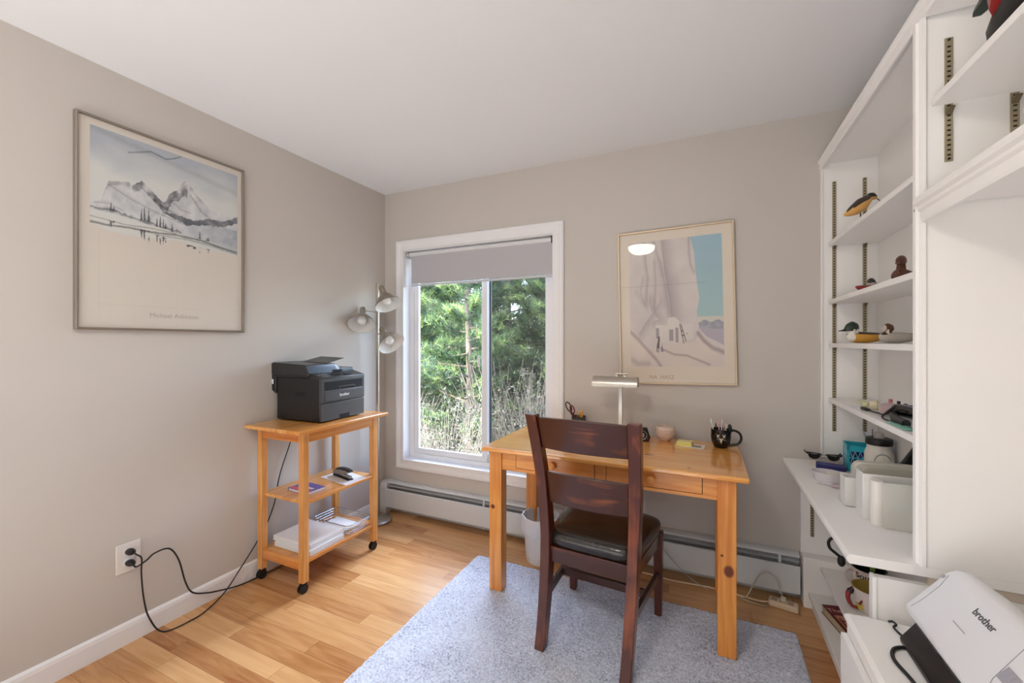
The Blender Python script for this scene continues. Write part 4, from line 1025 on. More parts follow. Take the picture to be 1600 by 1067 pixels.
cord('extension_cord', [(2.552, -.128, .014), (2.50, -.125, .006), (2.40, -.11, .005), (2.28, -.10, .005), (2.10, -.115, .005), (1.95, -.10, .005), (1.80, -.115, .005), (1.6, -.10, .005)], .0045, M_cream, 'cream extension cord on the floor running from the power strip along the heater', 'cord')
cord('lamp_cord', [(2.610, -.125, .052), (2.60, -.118, .075), (2.585, -.105, .115), (2.555, -.095, .140), (2.52, -.095, .128), (2.49, -.10, .075), (2.455, -.118, .012), (2.43, -.13, .005), (2.46, -.15, .005), (2.52, -.16, .005), (2.545, -.150, .008)], .0028, mat('translucent_cord', (196, 190, 172), .4), 'thin clear-looking cord arching up out of the power strip', 'cord')
cord('thin_cord', [(1.90, -.078, .70), (1.955, -.077, .45), (1.985, -.077, .26), (2.02, -.078, .20), (2.07, -.079, .13), (2.13, -.082, .07), (2.20, -.088, .02), (2.28, -.13, .005)], .0018, mat('pale_grey_cord', (190, 192, 192), .4), 'thin pale cord drooping behind the desk in front of the heater', 'cord')

# ================================================================== built-in shelving on the right
CB = 3.0175
M_std = mat('standard_brass', (172, 160, 134), .35, metal=.55)
def standard(x, z0, z1, yf, parent, s=-1):
    """slotted shelf standard on a panel whose face is at y=yf, facing s"""
    b = MB().box(x-.0078, yf, z0, x+.0078, yf+s*.004, z1)
    n = int((z1-z0-.02)/.0127)
    for k in range(n):
        z = z0+.014+k*.0127
        b.box(x-.0035, yf+s*.0038, z, x+.0035, yf+s*.0044, z+.0042, 1)
    for z in (z0+.006, z1-.006): b.tube([(x, yf+s*.003, z), (x, yf+s*.006, z)], .003, 8, 1)
    return put('shelf_standard', b, [M_std, M_dark], parent, world=True)
def clip(x, z, yf, parent, s=-1):
    b = MB().loft([[(xx, yf+s*y, zz) for y, zz in ((.004, z-.016), (.007, z-.014), (.020, z-.003), (.020, z), (.004, z))] for xx in (x-.006, x+.006)])
    return put('shelf_clip', b, mat('clip_bronze', (120, 108, 84), .35, metal=.6), parent, world=True)

bc = thing('built_in_bookcase', 'white built-in bookcase with five shelves of carved birds beside the window wall', 'bookcase', (2.9, -.53, .7065))
b = MB().box(2.790, -.0215, .7065, CB, -.0015, 2.172); put('side_panel', b, M_cab, bc, world=True)
b = MB().box(2.790, -1.075, .7065, CB, -1.045, 2.172); put('side_panel', b, M_cab, bc, world=True)
put('back_panel', MB().box(3.003, -1.045, .7065, CB, -.0215, 2.172), M_cab, bc, world=True)
put('top_panel', MB().box(2.790, -1.075, 2.172, CB, -.0015, 2.190), M_cab, bc, world=True)
b = MB().loft([[(x, y, z) for x, z in ((2.790, 2.150), (2.784, 2.150), (2.780, 2.158), (2.780, 2.178), (2.774, 2.186), (2.774, 2.196), (2.790, 2.196))] for y in (-1.0835, -.0015)])
put('top_moulding', b, M_cab, bc, world=True)
put('face_stile', MB().box(2.782, -.0300, .7065, 2.7899, -.0015, 2.150), M_cab, bc, world=True, bevel=.002)
st_pr = [(2.790, -1.028), (2.782, -1.028), (2.780, -1.034), (2.782, -1.040), (2.776, -1.046), (2.776, -1.062), (2.781, -1.068), (2.779, -1.075), (2.782, -1.083), (2.790, -1.083)]
b = MB().loft([[(x, y, z) for x, y in st_pr] for z in (.7065, 2.150)]); put('face_stile', b, M_cab, bc, world=True)
for z in (1.785, 1.503, 1.292, 1.025):
    sh = put('shelf', MB().box(2.812, -1.043 if z != 1.292 else -1.010, z-.020, 3.002, -.0262, z), M_cab, bc, world=True, bevel=.0015)
standard(2.836, .862, 2.080, -.0215, bc); standard(2.954, .870, 2.080, -.0215, bc)
for z in (1.785, 1.503, 1.292, 1.025):
    for x in (2.836, 2.954): clip(x, z-.020, -.0215, bc)
put('panel_screw', MB().tube([(2.781, -1.056, 1.652), (2.775, -1.056, 1.652)], .003, 10), M_std, bc, world=True)

oc = thing('overhead_cabinet', 'white overhead shelf unit nearest the camera with a moulded lower edge', 'cabinet', (2.9, -1.59, 1.655))
put('bottom_shelf', MB().box(2.790, -2.08, 1.657, CB, -1.0835, 1.677), M_cab, oc, world=True)
v = [(2.790, 1.613), (2.780, 1.613), (2.778, 1.620), (2.778, 1.640), (2.772, 1.646), (2.772, 1.654), (2.764, 1.660), (2.762, 1.668), (2.764, 1.676), (2.772, 1.680), (2.790, 1.680)]
b = MB().loft([[(x, y, z) for x, z in v] for y in (-2.10, -1.0835)]); put('valance', b, M_cab, oc, world=True)
b = MB().loft([[(x, y, z) for x, z in ((2.790, 2.150), (2.784, 2.150), (2.780, 2.158), (2.780, 2.178), (2.774, 2.186), (2.774, 2.196), (2.790, 2.196))] for y in (-2.10, -1.0836)])
put('top_moulding', b, M_cab, oc, world=True)
put('top_panel', MB().box(2.790, -2.10, 2.150, CB, -1.0835, 2.190), M_cab, oc, world=True)
put('side_panel', MB().box(2.790, -2.10, 1.677, CB, -2.08, 2.150), M_cab, oc, world=True)
put('back_panel', MB().box(3.006, -2.08, 1.677, CB, -1.0835, 2.150), M_cab, oc, world=True)
put('shelf', MB().box(2.792, -2.078, 1.902, 3.005, -1.105, 1.921), M_cab, oc, world=True, bevel=.0015)
standard(2.836, 1.766, 2.085, -1.0750, oc); standard(2.957, 1.700, 2.085, -1.0750, oc)
for x in (2.836, 2.957): clip(x, 1.902, -1.0750, oc)

ctp = thing('countertop', 'white countertop with a rounded edge holding sunglasses, a teal crate and white organizers', 'countertop', (2.82, -.54, .68))
b = MB().loft([[(x, y, z) for x, z in ((2.632, .680), (2.626, .685), (2.624, .693), (2.626, .701), (2.632, .706), (CB, .706), (CB, .680))] for y in (-1.0765, -.0015)])
put('countertop_board', b, M_cab, ctp, world=True)
put('cleat', MB().box(2.80, -1.0735, .655, CB, -1.0535, .6795), mat('raw_cleat', (206, 192, 176), .6, var=.15), ctp, world=True)

lb = thing('lower_bookcase', 'white low bookcase under the countertop with mugs and a red book', 'bookcase', (2.85, -.55, 0))
b = MB().box(2.700, -.0215, .0015, CB, -.0015, .6795); put('side_panel', b, M_cab, lb, world=True)
put('heater_cover', MB().box(2.700, -.085, .0015, 3.003, -.0216, .247), M_cab, lb, world=True, bevel=.003)
b = MB().box(2.692, -1.072, .0015, CB, -1.052, .654); put('side_panel', b, M_cab, lb, world=True)
put('face_stile', MB().box(2.682, -1.076, .0015, 2.6919, -1.046, .654), M_cab, lb, world=True, bevel=.002)
put('back_panel', MB().box(3.003, -1.052, .0015, CB, -.0216, .6795), M_cab, lb, world=True)
put('shelf', MB().box(2.768, -1.051, .197, 3.002, -.086, .215), M_cab, lb, world=True, bevel=.0015)
put('shelf', MB().box(2.720, -1.051, .062, 3.002, -.086, .082), M_cab, lb, world=True, bevel=.0015)
put('toe_board', MB().box(2.735, -1.051, .0015, 2.747, -.086, .061), M_cab, lb, world=True)
standard(2.747, .330, .655, -.0215, lb)

fc = thing('file_cabinet', 'low white cabinet in the corner of the view carrying the document scanner', 'cabinet', (2.81, -1.4, 0))
put('body', MB().box(2.622, -1.76, .03, 2.995, -1.088, .530), M_cab, fc, world=True, bevel=.002)
b = MB().loft([[(x0, -1.765-(0 if z < .54 else -.006), z), (2.998, -1.765-(0 if z < .54 else -.006), z), (2.998, -1.084-(0 if z < .54 else .006), z), (x0, -1.084-(0 if z < .54 else .006), z)] for z, x0 in ((.531, 2.616), (.539, 2.616), (.547, 2.625))])
put('top', b, M_cab, fc, world=True)
for z0, z1 in ((.05, .27), (.28, .495)):
    put('drawer', MB().box(2.606, -1.755, z0, 2.6215, -1.095, z1), M_cab, fc, world=True, bevel=.002)
put('plinth', MB().box(2.64, -1.74, .0015, 2.98, -1.10, .029), M_dark, fc, world=True)

# ------------------------------------------------------------------ document scanner and its cables
M_scn = mat('scanner_white', (236, 236, 240), .32)
sn_ = thing('document_scanner', 'white document scanner with a black base on the low white cabinet', 'scanner', (2.80, -1.33, .5475))
SY0, SY1 = -1.50, -1.168
def xz(poly, y0, y1, m=0, b=None): return (b or MB()).loft([[(x, y0, z) for x, z in poly], [(x, y1, z) for x, z in poly]], m)
b = xz([(2.735, .5475), (2.92, .5475), (2.92, .66), (2.80, .66), (2.735, .610)], SY0+.012, SY1-.012)
put('base', b, M_blackg, sn_, world=True, bevel=.004)
b = MB().loft([[(x, y, z) for x, z in ((2.722, .628), (2.716, .637), (2.720, .648), (2.795, .742), (2.812, .752), (2.835, .750), (2.905, .700), (2.905, .640), (2.80, .640), (2.745, .620))] for y in (SY0, SY1)])
lid = put('lid', b, M_scn, sn_, world=True, bevel=.010, seg=4)
put('front_tray', MB().loft([[(x, y, z) for x, z in ((2.708, .5480), (2.738, .5480), (2.744, .604), (2.737, .606), (2.706, .560))] for y in (SY0+.02, SY1-.006)]), M_black, sn_, world=True, bevel=.003)
sl_v = Vector((2.795-2.720, 0, .742-.648)).normalized(); nrm = Vector((-sl_v.z, 0, sl_v.x))
def onlid(s, y, h=.0006):   # s along the slope from the lower edge
    q = Vector((2.720, y, .648))+sl_v*s+nrm*h; return q-Vector(sn_.location)
Rl = Matrix(((0, sl_v.x, nrm.x, 0), (-1, 0, 0, 0), (0, sl_v.z, nrm.z, 0), (0, 0, 0, 1)))
lettering('logo', 'brother', .022, mat('logo_grey', (92, 92, 96), .4), lid, Matrix.Translation(onlid(.096, -1.348)) @ Rl, depth=.0003, bold=.0003)
b = MB().box(-.022, -.001, 0, .022, .001, .0006, M=Matrix.Translation(onlid(.056, -1.325)) @ Rl); put('model_mark', b, mat('mark_grey', (170, 170, 174), .4), lid)
b = MB()
for k in range(3): b.box(-.006, -.014, 0, .006, .014, .0015, M=Matrix.Translation(onlid(.062, -1.468-k*.013)) @ Rl)
put('button', b, mat('button_lilac', (168, 166, 176), .4), lid, bevel=.002)
b = MB().tube([onlid(.004, -1.192, 0), onlid(.04, -1.197, 0), onlid(.085, -1.196, 0), onlid(.118, -1.186, 0)], .0009, 6); put('seam', b, mat('seam_grey', (150, 150, 154), .5), lid)
b = MB().tube([onlid(.004, -1.482, 0), onlid(.04, -1.462, 0), onlid(.118, -1.448, 0)], .0009, 6); put('seam', b, bpy.data.materials['seam_grey'], lid)
b = MB().tube([onlid(.108, -1.178, 0), onlid(.108, -1.178, .002)], .005, 12); put('power_led', b, mat('led_ring', (180, 180, 184), .3), lid)
cord('usb_cable', [(2.708, -1.098, .552), (2.716, -1.100, .556), (2.720, -1.112, .556), (2.712, -1.122, .554), (2.714, -1.135, .552), (2.722, -1.16, .551), (2.728, -1.19, .551)], .0028, M_black, 'thin dark cable with a curled end on the low white cabinet', 'cable')
cord('scanner_cord', [(2.722, -1.205, .553), (2.700, -1.205, .552), (2.678, -1.225, .552), (2.668, -1.265, .552), (2.680, -1.33, .552), (2.684, -1.40, .552), (2.695, -1.44, .552)], .0042, M_black, 'thick black cord looping in front of the scanner tray', 'cable')
cord('scanner_cord', [(2.915, -1.25, .70), (2.935, -1.248, .705), (2.96, -1.258, .70), (2.985, -1.28, .66), (2.99, -1.30, .56)], .0038, M_black, 'black cord leaving the back of the scanner toward the wall', 'cable')

# ================================================================== carved birds
def loft_body(secs, n=18, mi_fn=None):
    """secs: (x, z, ry, rz) along x; returns MB with faces coloured by mi_fn(x, z, side)"""
    b = MB(); rings = []
    for x, z, ry, rz in secs: rings.append([(x, ry*cos(2*pi*k/n), z+rz*sin(2*pi*k/n)) for k in range(n)])
    b.loft(rings)
    if mi_fn:
        for i, f in enumerate(b.f):
            c = [sum(b.v[j][a] for j in f)/len(f) for a in range(3)]; b.m[i] = mi_fn(*c)
    return b
M_bblk = mat('bird_black', (30, 30, 30), .35); M_bbuff = mat('bird_buff', (222, 170, 96), .5, var=.12, vscale=40); M_bwht = mat('bird_white', (226, 220, 208), .5)
M_bbrn = mat('bird_brown', (92, 52, 34), .4, var=.25, vscale=50); M_bred = mat('bird_red', (146, 44, 40), .4, var=.3, vscale=50); M_bgry = mat('bird_grey', (196, 186, 176), .5, var=.12, vscale=70)
M_bgrn = mat('bird_green', (44, 58, 50), .35); M_bspk = mat('bird_dark_brown', (58, 46, 40), .45, var=.4, vscale=90); M_byel = mat('bird_ochre', (224, 166, 66), .45, var=.1, vscale=60)
# shore bird on a peg, side-on, looking to the cupboard side
sb = thing('carved_shorebird', 'carved shorebird with dark back and buff breast standing on a peg on the topmost shelf', 'bird figurine', (2.862, -.318, 1.7855), radians(24))
b = loft_body([(-.074, .048, .002, .002), (-.064, .052, .009, .010), (-.045, .064, .019, .021), (-.015, .082, .027, .032), (.012, .096, .026, .030), (.030, .112, .017, .021), (.040, .122, .012, .015)], 20,
              lambda x, y, z: 0 if z > (.070+(x+.05)*.60) else 1)
put('body', b, [M_bspk, M_bbuff], sb, smooth=60)
b = loft_body([(.022, .118, .006, .008), (.030, .124, .014, .015), (.044, .126, .016, .015), (.056, .123, .011, .011), (.064, .119, .003, .004)], 18, lambda x, y, z: 0 if z > .122 else 1)
put('head', b, [M_bblk, M_bbuff], sb, smooth=60)
put('bill', MB().tube([(.061, 0, .119), (.073, 0, .110), (.078, 0, .105)], [.0026, .0016, .0008], 8), M_bblk, sb, smooth=60)
put('peg', MB().tube([(-.004, 0, .008), (-.004, 0, .062)], .0022, 8), M_bblk, sb, smooth=60)
put('base', MB().box(-.035, -.02, 0, .03, .02, .009), mat('driftwood', (150, 138, 124), .7, var=.2), sb, bevel=.003)
def duck(name, label, loc, rz, s, body, head, mats, hx=.045, hz=.055, hr=.020, bill=None, extra=None, tall=1., cat='duck decoy'):
    d = thing(name, label, cat, loc, rz, None); M = Matrix.Scale(s, 4)
    secs = [(-.080, .034, .004, .003), (-.066, .030, .016, .010), (-.045, .024, .027, .018), (-.010, .022, .032, .0215), (.025, .023, .030, .022), (.050, .025, .022, .020), (.064, .027, .010, .012), (.069, .028, .002, .003)]
    b = loft_body(secs, 22, body); b.v = [tuple(M @ Vector(v_)) for v_ in b.v]; put('body', b, mats, d, smooth=60)
    b = loft_body([(hx-.026, hz+.002, .006, .006), (hx-.018, hz+.004, hr*.75, hr*.85), (hx-.004, hz+.006, hr*.85, hr), (hx+.010, hz+.003, hr*.7, hr*.8), (hx+.020, hz-.003, hr*.42, hr*.45), (hx+.024, hz-.004, hr*.2, hr*.2)], 18, head)
    b.tube([(hx-.004, 0, .030), (hx-.006, 0, hz)], [hr*.85, hr*.65], 14, head(hx-.004, 0, .04)); b.v = [tuple(M @ Vector(v_)) for v_ in b.v]
    put('head', b, mats, d, smooth=60)
    b = MB().loft([[(x, y, z) for y, z in ((-w_, z0), (w_, z0), (w_*.7, z0+h_), (-w_*.7, z0+h_))] for x, w_, z0, h_ in ((hx+.018, .007, hz-.009, .011), (hx+.034, .006, hz-.010, .005), (hx+.044, .0065, hz-.010, .003))])
    b.v = [tuple(M @ Vector(v_)) for v_ in b.v]; put('bill', b, bill or M_bblk, d, smooth=40)
    if extra:
        for nm, mb_, mm in extra:
            mb_.v = [tuple(M @ Vector(v_)) for v_ in mb_.v]; put(nm, mb_, mm, d, smooth=50)
    return d
FR = radians(205)   # facing the room edge of the shelf, side-on to the camera
duck('duck_decoy', 'black duck decoy with ochre sides and a white-cheeked dark head', (2.880, -.285, 1.2925), FR, 1.10,
     lambda x, y, z: 0 if (z > .034 or x < -.055) else (2 if x > .050 else 1), lambda x, y, z: 2 if (z < .046 and x > .035) else 3, [M_bblk, M_byel, M_bwht, M_bgrn], hx=.052, hz=.056, hr=.023,
     extra=[('cheek_stripe', MB().box(.050, -.0195, .030, .054, .0195, .054), M_bwht), ('cheek_stripe', MB().box(.038, -.0195, .036, .042, .0195, .054), M_bwht)])
duck('duck_decoy', 'pale grey duck decoy with a brown head and black tail', (2.917, -.500, 1.2925), FR, .93,
     lambda x, y, z: 1 if x < -.045 else (2 if (z > .036 and abs(y) < .012) else 0), lambda x, y, z: 3 if x < .05 else 0, [M_bgry, M_bblk, M_bspk, M_bbrn], hx=.040, hz=.058, hr=.018, bill=M_bgry,
     extra=[('neck_stripe', MB().box(.044, -.0172, .032, .047, .0172, .056), M_bwht), ('tail', MB().loft([[(-.070, -.012, .030), (-.070, .012, .030), (-.070, .010, .040), (-.070, -.010, .040)], [(-.100, -.006, .036), (-.100, .006, .036), (-.100, .005, .040), (-.100, -.005, .040)]]), M_bblk)])
duck('duck_decoy', 'little red and brown duck carving, smallest on the shelf above the two decoys', (2.868, -.370, 1.5035), FR+pi, .62,
     lambda x, y, z: 0 if z < .038 else 1, lambda x, y, z: 3 if z > .058 else 2, [M_bred, M_bspk, M_bgry, M_bblk], hx=.028, hz=.062, hr=.024, bill=M_bgry)
duck('duck_decoy', 'brown duck carving with an upright neck seen from the front', (2.885, -.660, 1.5035), radians(240), .95,
     lambda x, y, z: 0 if abs(y) < .02 else 1, lambda x, y, z: 0, [M_bbrn, M_bspk], hx=.038, hz=.070, hr=.018, bill=M_bbrn)
# large red-headed decoy on the overhead shelf, cut by the frame
rd = thing('duck_decoy', 'large decoy with a dark red head on the overhead cabinet shelf', 'duck decoy', (2.818, -1.46, 1.9215), radians(92))
b = loft_body([(-.16, .045, .004, .004), (-.12, .036, .030, .026), (-.05, .036, .042, .034), (.03, .032, .040, .030), (.09, .026, .031, .022), (.135, .022, .018, .013), (.158, .018, .005, .005)], 22, lambda x, y, z: 0 if z < .026 else (2 if x > -.03 else 1))
put('body', b, [M_bblk, M_bgry, M_bred], rd, smooth=60)
b = loft_body([(.06, .128, .01, .01), (.08, .138, .028, .032), (.105, .142, .030, .034), (.130, .134, .022, .024), (.142, .126, .010, .014)], 18); b.tube([(.060, 0, .045), (.082, 0, .075), (.092, 0, .13)], [.046, .038, .028], 14)
put('head', b, M_bred, rd, smooth=60)
put('bill', MB().loft([[(x, y, z) for y, z in ((-w_, z0), (w_, z0), (w_*.8, z0+h_), (-w_*.8, z0+h_))] for x, w_, z0, h_ in ((.134, .012, .112, .024), (.165, .011, .106, .016), (.190, .012, .101, .009), (.202, .007, .099, .005))]), M_bgrn, rd, smooth=50)
bd = thing('duck_decoy', 'black and white decoy on the lower board of the overhead unit, mostly out of view', 'duck decoy', (2.845, -1.47, 1.6805), radians(95))
b = loft_body([(-.10, .035, .004, .004), (-.07, .034, .026, .024), (0, .034, .036, .032), (.05, .032, .028, .024), (.075, .030, .006, .008)], 20, lambda x, y, z: 0 if z > .04 else 1)
put('body', b, [M_bblk, M_bwht], bd, smooth=60)
b = loft_body([(.035, .065, .008, .008), (.048, .068, .022, .024), (.068, .066, .023, .024), (.086, .060, .012, .014), (.092, .058, .004, .006)], 18, lambda x, y, z: 0); b.tube([(.05, 0, .03), (.056, 0, .06)], [.022, .018], 12, 0)
put('head', b, [M_bblk], bd, smooth=60)
put('cheek_patch', MB().ell((.072, .018, .062), (.009, .005, .009), 12, 8).ell((.072, -.018, .062), (.009, .005, .009), 12, 8), M_bwht, bd, smooth=60)

# ================================================================== clutter on the fourth shelf
S4 = 1.0255
sp = thing('perforated_ball', 'small yellow-green dotted ball with a ribbon on the shelf above the teal crate', 'ball', (2.866, -.345, S4))
b = MB().ell((2.866, -.345, S4+.014), (.0145, .0145, .014), 18, 12); put('ball', b, mat('ball_cream', (226, 222, 178), .5), sp, world=True, smooth=60)
b = MB()
for k in range(16):
    a = radians(200+k*22); e_ = radians(-20+(k % 3)*26); d = Vector((cos(a)*cos(e_), sin(a)*cos(e_), sin(e_))); c_ = Vector((2.866, -.345, S4+.014)); b.tube([c_+d*.0138, c_+d*.0149], .0012, 6)
put('hole', b, mat('hole_dark', (92, 92, 70), .6), sp, world=True)
put('ribbon', MB().loft([[(x, y, z) for y, z in ((-.350, z_), (-.338, z_+.001), (-.338, z_+.0025), (-.350, z_+.0015))] for x, z_ in ((2.838, S4+.012), (2.846, S4+.026), (2.856, S4+.030), (2.868, S4+.027))]), mat('ribbon_lime', (206, 212, 140), .5), sp, world=True, smooth=50)
jr = thing('round_jar', 'cream rounded jar lying beside the dotted ball', 'jar', (2.880, -.395, S4))
put('jar', MB().tube([(2.868, -.392, S4+.019), (2.880, -.396, S4+.019), (2.890, -.400, S4+.019)], [.015, .0185, .016], 18), mat('jar_cream', (232, 222, 190), .45), jr, world=True, smooth=60)
put('ring', MB().tube([(2.890+.001, -.400+.0165*cos(a), S4+.019+.0165*sin(a)) for a in [2*pi*k/20 for k in range(20)]], .0022, 6, closed=True), mat('jar_gold', (196, 182, 132), .4), jr, world=True, smooth=60)
solo('paper_sheet', MB().box(2.822, -.36, S4, 2.852, -.29, S4+.0012), M_paper, 'slip of white paper on the shelf beside the dotted ball', 'paper', (2.837, -.325, S4))
tr = thing('clear_tray', 'small clear tray of bottles toward the back of the cluttered shelf', 'tray', (2.945, -.47, S4))
b = MB().ring(2.905, -.535, 2.985, -.405, [(0, S4), (0, S4+.024), (.003, S4+.024), (.003, S4+.002)], plane='xy'); b.box(2.905, -.535, S4, 2.985, -.405, S4+.0025)
put('tray', b, plastic_clear('tray_clear', (236, 226, 226), .45, .15), tr, world=True)
for x, y, h, r_, c, cc, nm in ((2.922, -.430, .046, .010, (226, 160, 172), (214, 120, 140), 'pink bottle with a darker cap in the clear tray'), (2.940, -.450, .042, .009, (96, 56, 40), (30, 26, 26), 'brown bottle with a black cap in the clear tray'),
                              (2.952, -.475, .036, .010, (40, 42, 46), (46, 48, 52), 'dark square-shouldered bottle in the clear tray'), (2.955, -.502, .034, .013, (74, 76, 172), (60, 62, 168), 'blue jar in the clear tray')):
    o = thing('small_bottle', nm, 'bottle', (x, y, S4+.003)); put('bottle', MB().lathe([(.001, 0), (r_, 0), (r_, h*.62), (r_*.55, h*.72), (.001, h*.72)], 16), mat('b_'+nm.split()[0], c, .3), o, smooth=50)
    put('cap', MB().lathe([(.001, h*.72), (r_*.62, h*.72), (r_*.6, h), (.001, h)], 14), mat('c_'+nm.split()[0], cc, .35), o, smooth=50)
hb = thing('hairbrush', 'black oval brush propped upright at the back of the cluttered shelf', 'brush', (2.962, -.575, S4), radians(25))
T_ = Matrix.Rotation(radians(28), 4, 'Y')
put('brush_head', MB().ell((0, 0, .062), (.013, .009, .030), 18, 12, M=T_), M_black, hb, smooth=60); put('handle', MB().tube([T_ @ Vector((0, 0, .003)), T_ @ Vector((0, 0, .038))], [.006, .007], 10), M_black, hb, smooth=60)
hd = thing('hair_dryer', 'black hair dryer with a pinkish clear nozzle lying on the cluttered shelf', 'hair dryer', (2.885, -.60, S4))
b = MB().tube([(2.875, -.520, S4+.026), (2.888, -.565, S4+.028), (2.90, -.61, S4+.030), (2.915, -.70, S4+.028), (2.92, -.78, S4+.024)], [.012, .018, .022, .020, .016], 16); put('barrel', b, M_blackg, hd, world=True, smooth=60)
b = MB().tube([(2.862, -.545, S4+.024), (2.880, -.565, S4+.026), (2.905, -.590, S4+.034)], [.020, .023, .015], 18); put('nozzle', b, plastic_clear('nozzle_clear', (214, 186, 186), .65, .12), hd, world=True, smooth=60)
put('handle', MB().tube([(2.875, -.60, S4+.014), (2.850, -.70, S4+.013), (2.845, -.80, S4+.013)], [.011, .013, .012], 12), M_black, hd, world=True, smooth=60)
put('power_lead', MB().tube(spline([(2.845, -.80, S4+.010), (2.832, -.72, S4+.006), (2.840, -.62, S4+.006), (2.87, -.64, S4+.05), (2.862, -.58, S4+.010), (2.852, -.52, S4+.006), (2.846, -.47, S4+.006)], 8), .0032, 8), M_black, hd, world=True, smooth=60)
put('lead_plug', MB().tube([(2.846, -.475, S4+.007), (2.843, -.455, S4+.007), (2.838, -.415, S4+.007), (2.836, -.405, S4+.007)], [.004, .0065, .0065, .002], 10), M_black, hd, world=True, smooth=60)
solo('black_box', MB().box(2.935, -.70, S4+.0, 2.975, -.655, S4+.052), M_black, 'small black box behind the hair dryer next to the cabinet post', 'box', (2.955, -.68, S4), bevel=.002)
solo('teal_case', MB().box(2.822, -.86, S4, 2.850, -.72, S4+.007), mat('teal_case', (120, 176, 160), .4), 'flat teal case under the hair dryer at the shelf edge', 'case', (2.836, -.79, S4), bevel=.002)

# ================================================================== on the countertop
CT = .7065
bx = thing('card_box', 'low white box under the black sunglasses on the countertop', 'box', (2.785, -.085, CT), radians(-8))
put('box', MB().box(-.060, -.030, 0, .060, .035, .030), mat('box_ivory', (216, 206, 196), .6), bx, bevel=.002); put('rim', MB().box(-.062, -.032, .024, .062, .037, .031), mat('box_grey', (170, 162, 156), .5), bx)
nb = thing('navy_box', 'dark blue box in front of the white box on the countertop', 'box', (2.795, -.145, CT), radians(-14))
put('box', MB().box(-.055, -.020, 0, .055, .020, .022), mat('navy', (24, 28, 96), .4), nb, bevel=.001); put('lid_band', MB().box(-.0556, -.0206, .0175, .0556, .0206, .0226), mat('navy_pale', (70, 72, 128), .5), nb)
sg = thing('sunglasses', 'black half-rim sunglasses propped on the white box', 'sunglasses', (2.775, -.112, CT+.031), radians(-6)); sg.scale = (1.12, 1.12, 1.12)
for s in (-1, 1):
    pl = [(s*.033+.022*cos(a), .022*sin(a)*.98+.021) for a in [pi+pi*k/12 for k in range(13)]]
    put('lens', MB().prism(pl, -.002, .0, 'xz'), M_blackg, sg)
    put('brow', MB().prism([(s*.007, .020), (s*.060, .020), (s*.064, .028), (s*.058, .029), (s*.007, .026)], -.004, .002, 'xz'), M_black, sg, bevel=.001)
    put('temple_arm', MB().tube([(s*.062, 0, .026), (s*.063, .05, .024), (s*.060, .072, .012)], .0022, 6), M_black, sg)
put('bridge', MB().tube([(-.010, -.001, .018), (0, -.002, .021), (.010, -.001, .018)], .0014, 6), M_steel, sg)
for s in (-1, 1): put('brow_accent', MB().box(s*.033-.010, -.0046, .0215, s*.033+.010, -.0036, .0232), M_steel, sg)
cr_ = thing('crate', 'teal plastic crate with slotted sides on the countertop', 'crate', (2.915, -.105, CT), radians(-6))
M_teal = mat('teal_plastic', (40, 168, 190), .35)
b = MB(); h_, r_ = .118, .056
b.box(-r_, -r_, 0, r_, r_, .004)
for sx, sy in ((-1, -1), (1, -1), (1, 1), (-1, 1)): b.box(sx*r_-.006*sx*(1), sy*r_, 0, sx*r_, sy*r_-.006*sy, h_) if False else b.box(min(sx*r_, sx*(r_-.010)), min(sy*r_, sy*(r_-.010)), 0, max(sx*r_, sx*(r_-.010)), max(sy*r_, sy*(r_-.010)), h_)
for z0, z1 in ((0, .034), (.060, .066), (.092, h_)):
    for s in (-1, 1):
        b.box(-r_, min(s*r_, s*(r_-.004)), z0, r_, max(s*r_, s*(r_-.004)), z1); b.box(min(s*r_, s*(r_-.004)), -r_, z0, max(s*r_, s*(r_-.004)), r_, z1)
put('basket', b, M_teal, cr_, bevel=.001)
b = MB()
for s in (-1, 1):
    for k in range(5):
        u = -.036+k*.018
        b.tube([(u-.008, s*(r_-.002), .034), (u+.010, s*(r_-.002), .092)], .0013, 5); b.tube([(u+.010, s*(r_-.002), .034), (u-.008, s*(r_-.002), .092)], .0013, 5)
        b.tube([(s*(r_-.002), u-.008, .034), (s*(r_-.002), u+.010, .092)], .0013, 5); b.tube([(s*(r_-.002), u+.010, .034), (s*(r_-.002), u-.008, .092)], .0013, 5)
put('lattice', b, mat('teal_pale', (150, 200, 212), .4), cr_)
solo('blue_box', MB().box(2.885, -.135, CT+.0055, 2.945, -.075, CT+.088), mat('deep_blue', (22, 46, 128), .5), 'dark blue box inside the teal crate', 'box', (2.915, -.105, CT+.0055))
b = MB().loft([[(x, y, z) for y, z in ((-.120-w_, z_), (-.120+w_, z_), (-.120+w_, z_+.004), (-.120-w_, z_+.004))] for x, z_, w_ in ((2.972, CT+.122, .010), (2.955, CT+.121, .016), (2.942, CT+.132, .016), (2.932, CT+.150, .015), (2.925, CT+.172, .011), (2.924, CT+.180, .005))])
solo('clear_scoop', b, plastic_clear('scoop_blue', (178, 186, 214), .75, .15), 'curved pale blue plastic scoop leaning out of the teal crate', 'scoop', (2.945, -.12, CT+.121), smooth=60)
bt = thing('bottle', 'white squeeze bottle with a wide black lid behind the organizers', 'bottle', (2.944, -.235, CT))
put('bottle', MB().lathe([(.001, 0), (.048, 0), (.050, .006), (.050, .110), (.044, .128), (.041, .134), (.041, .150), (.001, .150)], 30), mat('bottle_white', (226, 222, 212), .35), bt, smooth=50)
put('lid', MB().lathe([(.001, .150), (.045, .150), (.0465, .156), (.046, .174), (.043, .178), (.001, .178)], 30), M_black, bt, smooth=40)
put('spout', MB().lathe([(.001, .178), (.018, .178), (.0165, .196), (.014, .202), (.001, .202)], 20), mat('spout_grey', (186, 178, 172), .4), bt, smooth=40)
